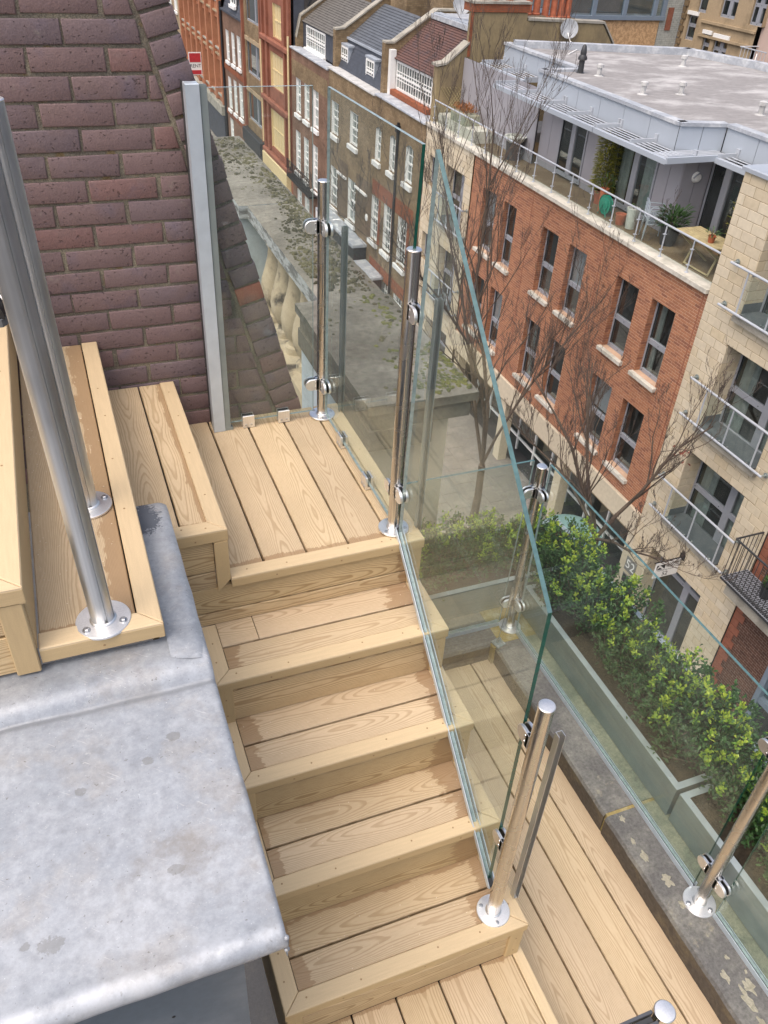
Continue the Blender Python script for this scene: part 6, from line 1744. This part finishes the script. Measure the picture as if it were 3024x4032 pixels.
for i in range(80): b.tube([(12.22, 8.5 - i * .13, -10.8), (12.22, 8.5 - i * .13, -9.65)], .011, 4)
for i in range(7): b.tube([(12.22 + i * .13, 8.5, -10.8), (12.22 + i * .13, 8.5, -9.65)], .011, 4)
b.build('railing', 'dark_metal', o)
b = MB()
for i in range(70): b.box(12.2, 13.0, 8.5 - i * .06, 8.5 - i * .06 + .014, -10.799, -10.785)
for i in range(8): b.box(12.2 + i * .11, 12.214 + i * .11, 4.3, 8.5, -10.784, -10.772)
o2 = b.build('grating', 'grey_frame', o); o2['kind'] = 'stuff'
pt = thing('balcony_plant', (12.7, 7.6, -10.77), 'dark potted object on the grated iron balcony', 'pot')
b = MB(); b.lathe([(.12, 0), (.16, .3), (.14, .3)], n=12); b.build('pot', 'dark_metal', pt, local=True)
b = MB(); r_ = random.Random(9)
for i in range(60):
    a = r_.uniform(0, 6.3); b.tv = r_.random(); leaf(b, Vector((.08 * cos(a), .08 * sin(a), .3 + r_.uniform(0, .3))), Vector((cos(a), sin(a), .6)), Vector((0, 0, 1)), .14, .05)
o = b.build('leaves', 'leaf_dark', pt, tint=True, local=True); o['kind'] = 'stuff'

# ------------------------------------------------------------------ things on the roof terrace
def potplant(loc, label, pr, ph_, pmat, lmat, n, spread, hgt, L=.14, W=.03, cat='potted plant', up_=.8):
    t = thing('potted_plant', loc, label, cat, 'pots and plants on the roof terrace')
    b = MB(); b.lathe([(pr * .75, 0), (pr, ph_), (pr * 1.06, ph_), (pr * 1.06, ph_ + .03), (pr * .9, ph_ + .03), (pr * .85, ph_ - .03)], n=14); b.build('pot', pmat, t, smooth=True, local=True)
    r_ = random.Random(int(loc[1] * 100)); b = MB()
    for i in range(n):
        a = r_.uniform(0, 6.28); rr = spread * math.sqrt(r_.random()); z = ph_ + hgt * r_.random()
        b.tv = r_.random(); leaf(b, Vector((rr * cos(a), rr * sin(a), z)), Vector((cos(a) * .7, sin(a) * .7, r_.uniform(-.2, up_))), Vector((0, 0, 1)), L * r_.uniform(.6, 1.2), W)
    if n:
        o = b.build('foliage', lmat, t, tint=True, local=True); o['kind'] = 'stuff'
        b = MB()
        for i in range(5): a = i * 1.26; b.tube([(0, 0, ph_), (spread * .5 * cos(a), spread * .5 * sin(a), ph_ + hgt * .9)], .008, 4)
        b.build('stems', 'bark', t, local=True)
    return t
T0 = -5.468
potplant((14.25, 18.95, T0), 'tall yellow-green bamboo in a pot against the grey roof-top wall', .22, .35, 'terracotta_pot', 'bamboo_leaf', 3000, .30, 1.75, .15, .034, up_=.2)
potplant((13.85, 18.25, T0), 'small grey-green plant in a high orange pot', .13, .62, 'terracotta_pot', 'leaf_dark', 90, .22, .35, .12, .02)
potplant((13.75, 17.15, T0), 'short empty terracotta pot behind the terrace glass', .15, .26, 'terracotta_pot', 'leaf_dark', 0, 0, 0)
potplant((13.85, 16.8, T0), 'tall pale cylindrical pot behind the terrace glass', .17, .52, 'white_pot', 'leaf_dark', 12, .1, .1, .08, .02)
potplant((14.1, 15.45, T0), 'dark planter with a leafy green fern behind the stacked chairs', .26, .45, 'dark_metal', 'leaf_dark', 260, .34, .42, .22, .05)
potplant((14.55, 13.6, T0), 'spindly yellow-green shrub by the stone column on the terrace', .2, .35, 'terracotta_pot', 'bamboo_leaf', 240, .26, 1.3, .12, .03)
potplant((13.85, 13.65, -4.78), 'small green plant on the terrace table', .09, .14, 'terracotta_pot', 'leaf_dark', 80, .16, .16, .1, .02)
potplant((14.0, 23.9, T0 + .55), 'pale round planter with a green edge at the far end of the terrace', .36, .14, 'white_pot', 'leaf_dark', 10, .2, .04, .08, .02)
b = thing('drum_table', (14.0, 23.9, T0), 'dark drum stand under the pale round planter on the terrace', 'stand'); k = MB(); k.lathe([(.3, 0), (.26, .25), (.3, .54)], n=16); k.build('drum', 'dark_metal', b, smooth=True, local=True)
tr = thing('window_box', (13.75, 27.3, T0 + .4), 'low stone trough of rust-coloured heather by the gable wall', 'planter')
b = MB(); b.cbox(13.45, 14.05, 26.7, 27.9, T0 + .4, T0 + .75, .02); b.build('trough', 'stone_green', tr)
b = MB(); r_ = random.Random(8)
for i in range(420): leaf(b, Vector((r_.uniform(13.5, 14.0), r_.uniform(26.75, 27.85), T0 + .74 + r_.uniform(0, .22))), Vector((r_.gauss(0, 1), r_.gauss(0, 1), 1.2)), Vector((0, 0, 1)), .12, .025)
o = b.build('heather', 'rust_leaf', tr); o['kind'] = 'stuff'
bn = thing('terrace_ledge', (14, 27.3, T0), 'low stone ledge under the trough at the end of the terrace', 'ledge'); boxpart('slab', 'stone_slab', bn, 13.42, 14.25, 25.9, 28.9, T0, T0 + .398)
hr = thing('hose_reel', (13.8, 17.95, T0), 'green garden hose reel standing behind the terrace glass', 'hose reel')
b = MB()
for i in range(4):
    b.lathe([(.17 + .02 * i, -.012), (.19 + .02 * i, -.012), (.19 + .02 * i, .012), (.17 + .02 * i, .012)], (0, 0, .3), 18, axis='x', caps=False)
b.lathe([(.27, -.09), (.27, -.07), (.05, -.07)], (0, 0, .3), 18, axis='x', caps=False); b.lathe([(.16, -.1), (.16, .1)], (0, 0, .3), 16, axis='x'); b.build('hose_drum', 'plastic_green', hr, smooth=True, local=True)
b = MB()
for s in (-.12, .12): b.tube([(s, -.2, 0), (s, 0, .32), (s, .2, 0)], .015, 5)
b.tube([(-.12, 0, .32), (.12, 0, .32)], .02, 6); b.build('stand', 'plastic_green', hr, local=True)
def metal_chair(loc, k_, words):
    t = thing('metal_chair', loc, words, 'chair', 'stacked aluminium chairs')
    b = MB()
    for s in (-.24, .24):
        b.tube([(s, -.25, 0), (s, -.26, .62), (s, -.2, .66), (s, .16, .66), (s, .2, .62), (s, .26, 0)], .014, 6)
    b.tube([(-.24, .2, .42), (-.22, .26, .78), (0, .27, .82), (.22, .26, .78), (.24, .2, .42)], .014, 6); b.build('frame', 'aluminium', t, smooth=True, local=True)
    b = MB()
    for i in range(7): b.cbox(-.23, .23, -.22 + i * .06, -.175 + i * .06, .42, .435, .004)
    b.build('seat', 'aluminium', t, local=True)
    b = MB()
    for i in range(3): b.tube([(-.23, .25, .58 + i * .08), (.23, .25, .58 + i * .08)], .016, 5)
    b.build('backrest', 'aluminium', t, local=True)
    t.rotation_euler = (0, 0, 1.1)
for i, wd_ in enumerate(('lowest of the stacked aluminium terrace chairs', 'middle one of the stacked aluminium terrace chairs', 'topmost of the stacked aluminium terrace chairs')): metal_chair((13.92, 15.95, T0 + i * .1), i, wd_)
tt = thing('terrace_table', (14.0, 14.0, T0), 'weathered folding wooden table on the terrace beside the stone column', 'table')
for i in range(8):
    b = MB(); b.cbox(13.62 + i * .1, 13.712 + i * .1, 13.2, 14.75, T0 + .66, T0 + .69, .004); b.build('table_slat', 'table_wood', tt)
for y in (13.5, 14.4):
    for (xa, xb) in ((13.65, 14.35), (14.35, 13.65)):
        b = MB(); b.tube([(xa, y - .25, T0), (xb, y + .15, T0 + .66)], .026, 4); b.build('leg', 'table_wood', tt)
b = MB(); b.tube([(13.65, 13.25, T0 + .03), (13.65, 14.15, T0 + .03)], .026, 4); b.build('stretcher', 'table_wood', tt)

# ------------------------------------------------------------------ street lamp, bare trees
sl = thing('street_lamp', (11.7, 52, ZG), 'dark grey street lamp head on a slim black column above the old balustrade', 'street lamp')
b = MB(); b.tube([(11.7, 52, ZG + .1), (11.7, 52, -12.9)], [.09, .06], 8); b.tube([(11.7, 52, -12.9), (11.6, 52.2, -12.75)], .06, 6); b.build('column', 'black_paint', sl)
b = MB(); b.lathe([(.02, -.9), (.22, -.6), (.26, 0), (.2, .5), (.04, .75)], (11.3, 52.5, -12.7), 12, axis='y'); b.build('lamp_head', 'lamp_grey', sl, smooth=True)
def tree(base, label, seed, H, lean, fork, stems, twig_n, flat=1.0):
    t = thing('bare_tree', base, label, 'tree', 'bare street trees')
    r_ = random.Random(seed); tk, br, tw_ = MB(), MB(), MB(); B = Vector(base)
    f0 = B + Vector((lean[0], lean[1], fork))
    tk.tube([B, B.lerp(f0, .5) + Vector((.03, -.02, 0)), f0], [.16, .125, .11], 10)
    cnt = [0]
    def grow(p, d, L, rad, lev):
        pts = [p]; rr = [rad]; q = p; dd = d.normalized(); n = 5 if lev < 2 else 4
        for i in range(n):
            dd = (dd + Vector((r_.gauss(0, .15), r_.gauss(0, .15), .05 + .05 * lev))).normalized()
            q = q + dd * (L / n); pts.append(q); rr.append(max(.0036, rad * (1 - .72 * (i + 1) / n)))
        (br if lev < 2 else tw_).tube(pts, rr, 6 if lev < 2 else (4 if lev < 3 else 3), caps=False); cnt[0] += 1
        if lev >= 4: return
        kids = (0, 5, 5, 4)[lev] if lev else 0
        kids = {0: twig_n, 1: 5, 2: 4, 3: 3}[lev]
        for i in range(kids):
            k_ = r_.uniform(.18 if lev == 0 else .25, .98); j = min(n - 1, int(k_ * n)); pp = pts[j].lerp(pts[j + 1], k_ * n - j)
            ax = (pts[j + 1] - pts[j]).normalized(); a = r_.uniform(0, 6.28); side = ax.orthogonal().normalized(); side = side * cos(a) + ax.cross(side) * sin(a)
            an = r_.uniform(.35, .7); side.x *= flat
            grow(pp, ax * cos(an) + side * sin(an) + Vector((0, 0, .25)), L * r_.uniform(.28, .48), rr[j] * .46, lev + 1)
    for (dx_, dy_, dz_, L, rad) in stems: grow(f0, Vector((dx_, dy_, dz_)), L, rad, 0)
    tk.build('trunk', 'bark', t, smooth=True, ang=70); br.build('branches', 'bark', t, smooth=True, ang=70); o = tw_.build('twigs', 'twig', t); o['kind'] = 'stuff'
    return t
tree((10.5, 17.2, ZG), 'tall bare street tree with upright stems rising in front of the red brick centre', 3, 12, (-.05, -.15, 0), 2.6,
     [(.02, -.05, 1, 9.8, .07), (-.12, .16, 1, 8.8, .06), (.08, -.18, 1, 9.2, .065), (.05, -.34, 1, 6.6, .05)], 17, .7)
tree((10.4, 10.9, ZG), 'low spreading bare street tree in front of the entrance of the stone bay', 8, 9, (.1, .2, 0), 4.2,
     [(.0, .45, 1, 4.6, .065), (.1, -.25, 1, 4.5, .065), (-.2, .1, 1, 4.8, .06), (.05, .9, .8, 3.4, .05), (.05, -.85, .7, 3.3, .045)], 12, .8)
lf = thing('dead_leaves', (10.5, 9.2, -7.4), 'few shrivelled red leaves still hanging on a tree twig before the stone bay', 'leaves')
b = MB(); r_ = random.Random(3)
for i in range(16): leaf(b, Vector((10.5 + r_.gauss(0, .06), 9.2 + r_.gauss(0, .12), -7.4 + r_.gauss(0, .09))), Vector((r_.gauss(0, 1), r_.gauss(0, 1), -1)), Vector((1, 0, 0)), .09, .04)
o = b.build('leaf_cluster', 'red_leaf', lf); o['kind'] = 'stuff'
b = MB(); b.tube([(10.45, 9.75, -7.75), (10.5, 9.2, -7.35), (10.5, 8.9, -7.3)], .008, 4); b.build('twig', 'twig', lf)
pa = thing('cafe_parasol', (11.6, 13.4, ZG), 'closed pale teal canvas disc of a pavement table near the tree', 'table')
b = MB(); b.lathe([(.9, 2.35), (.6, 2.5), (.05, 2.62)], n=20); b.build('canopy', 'teal_canvas', pa, local=True); b = MB(); b.lathe([(.04, .1), (.04, 2.4)], n=8); b.build('pole', 'grey_frame', pa, local=True)
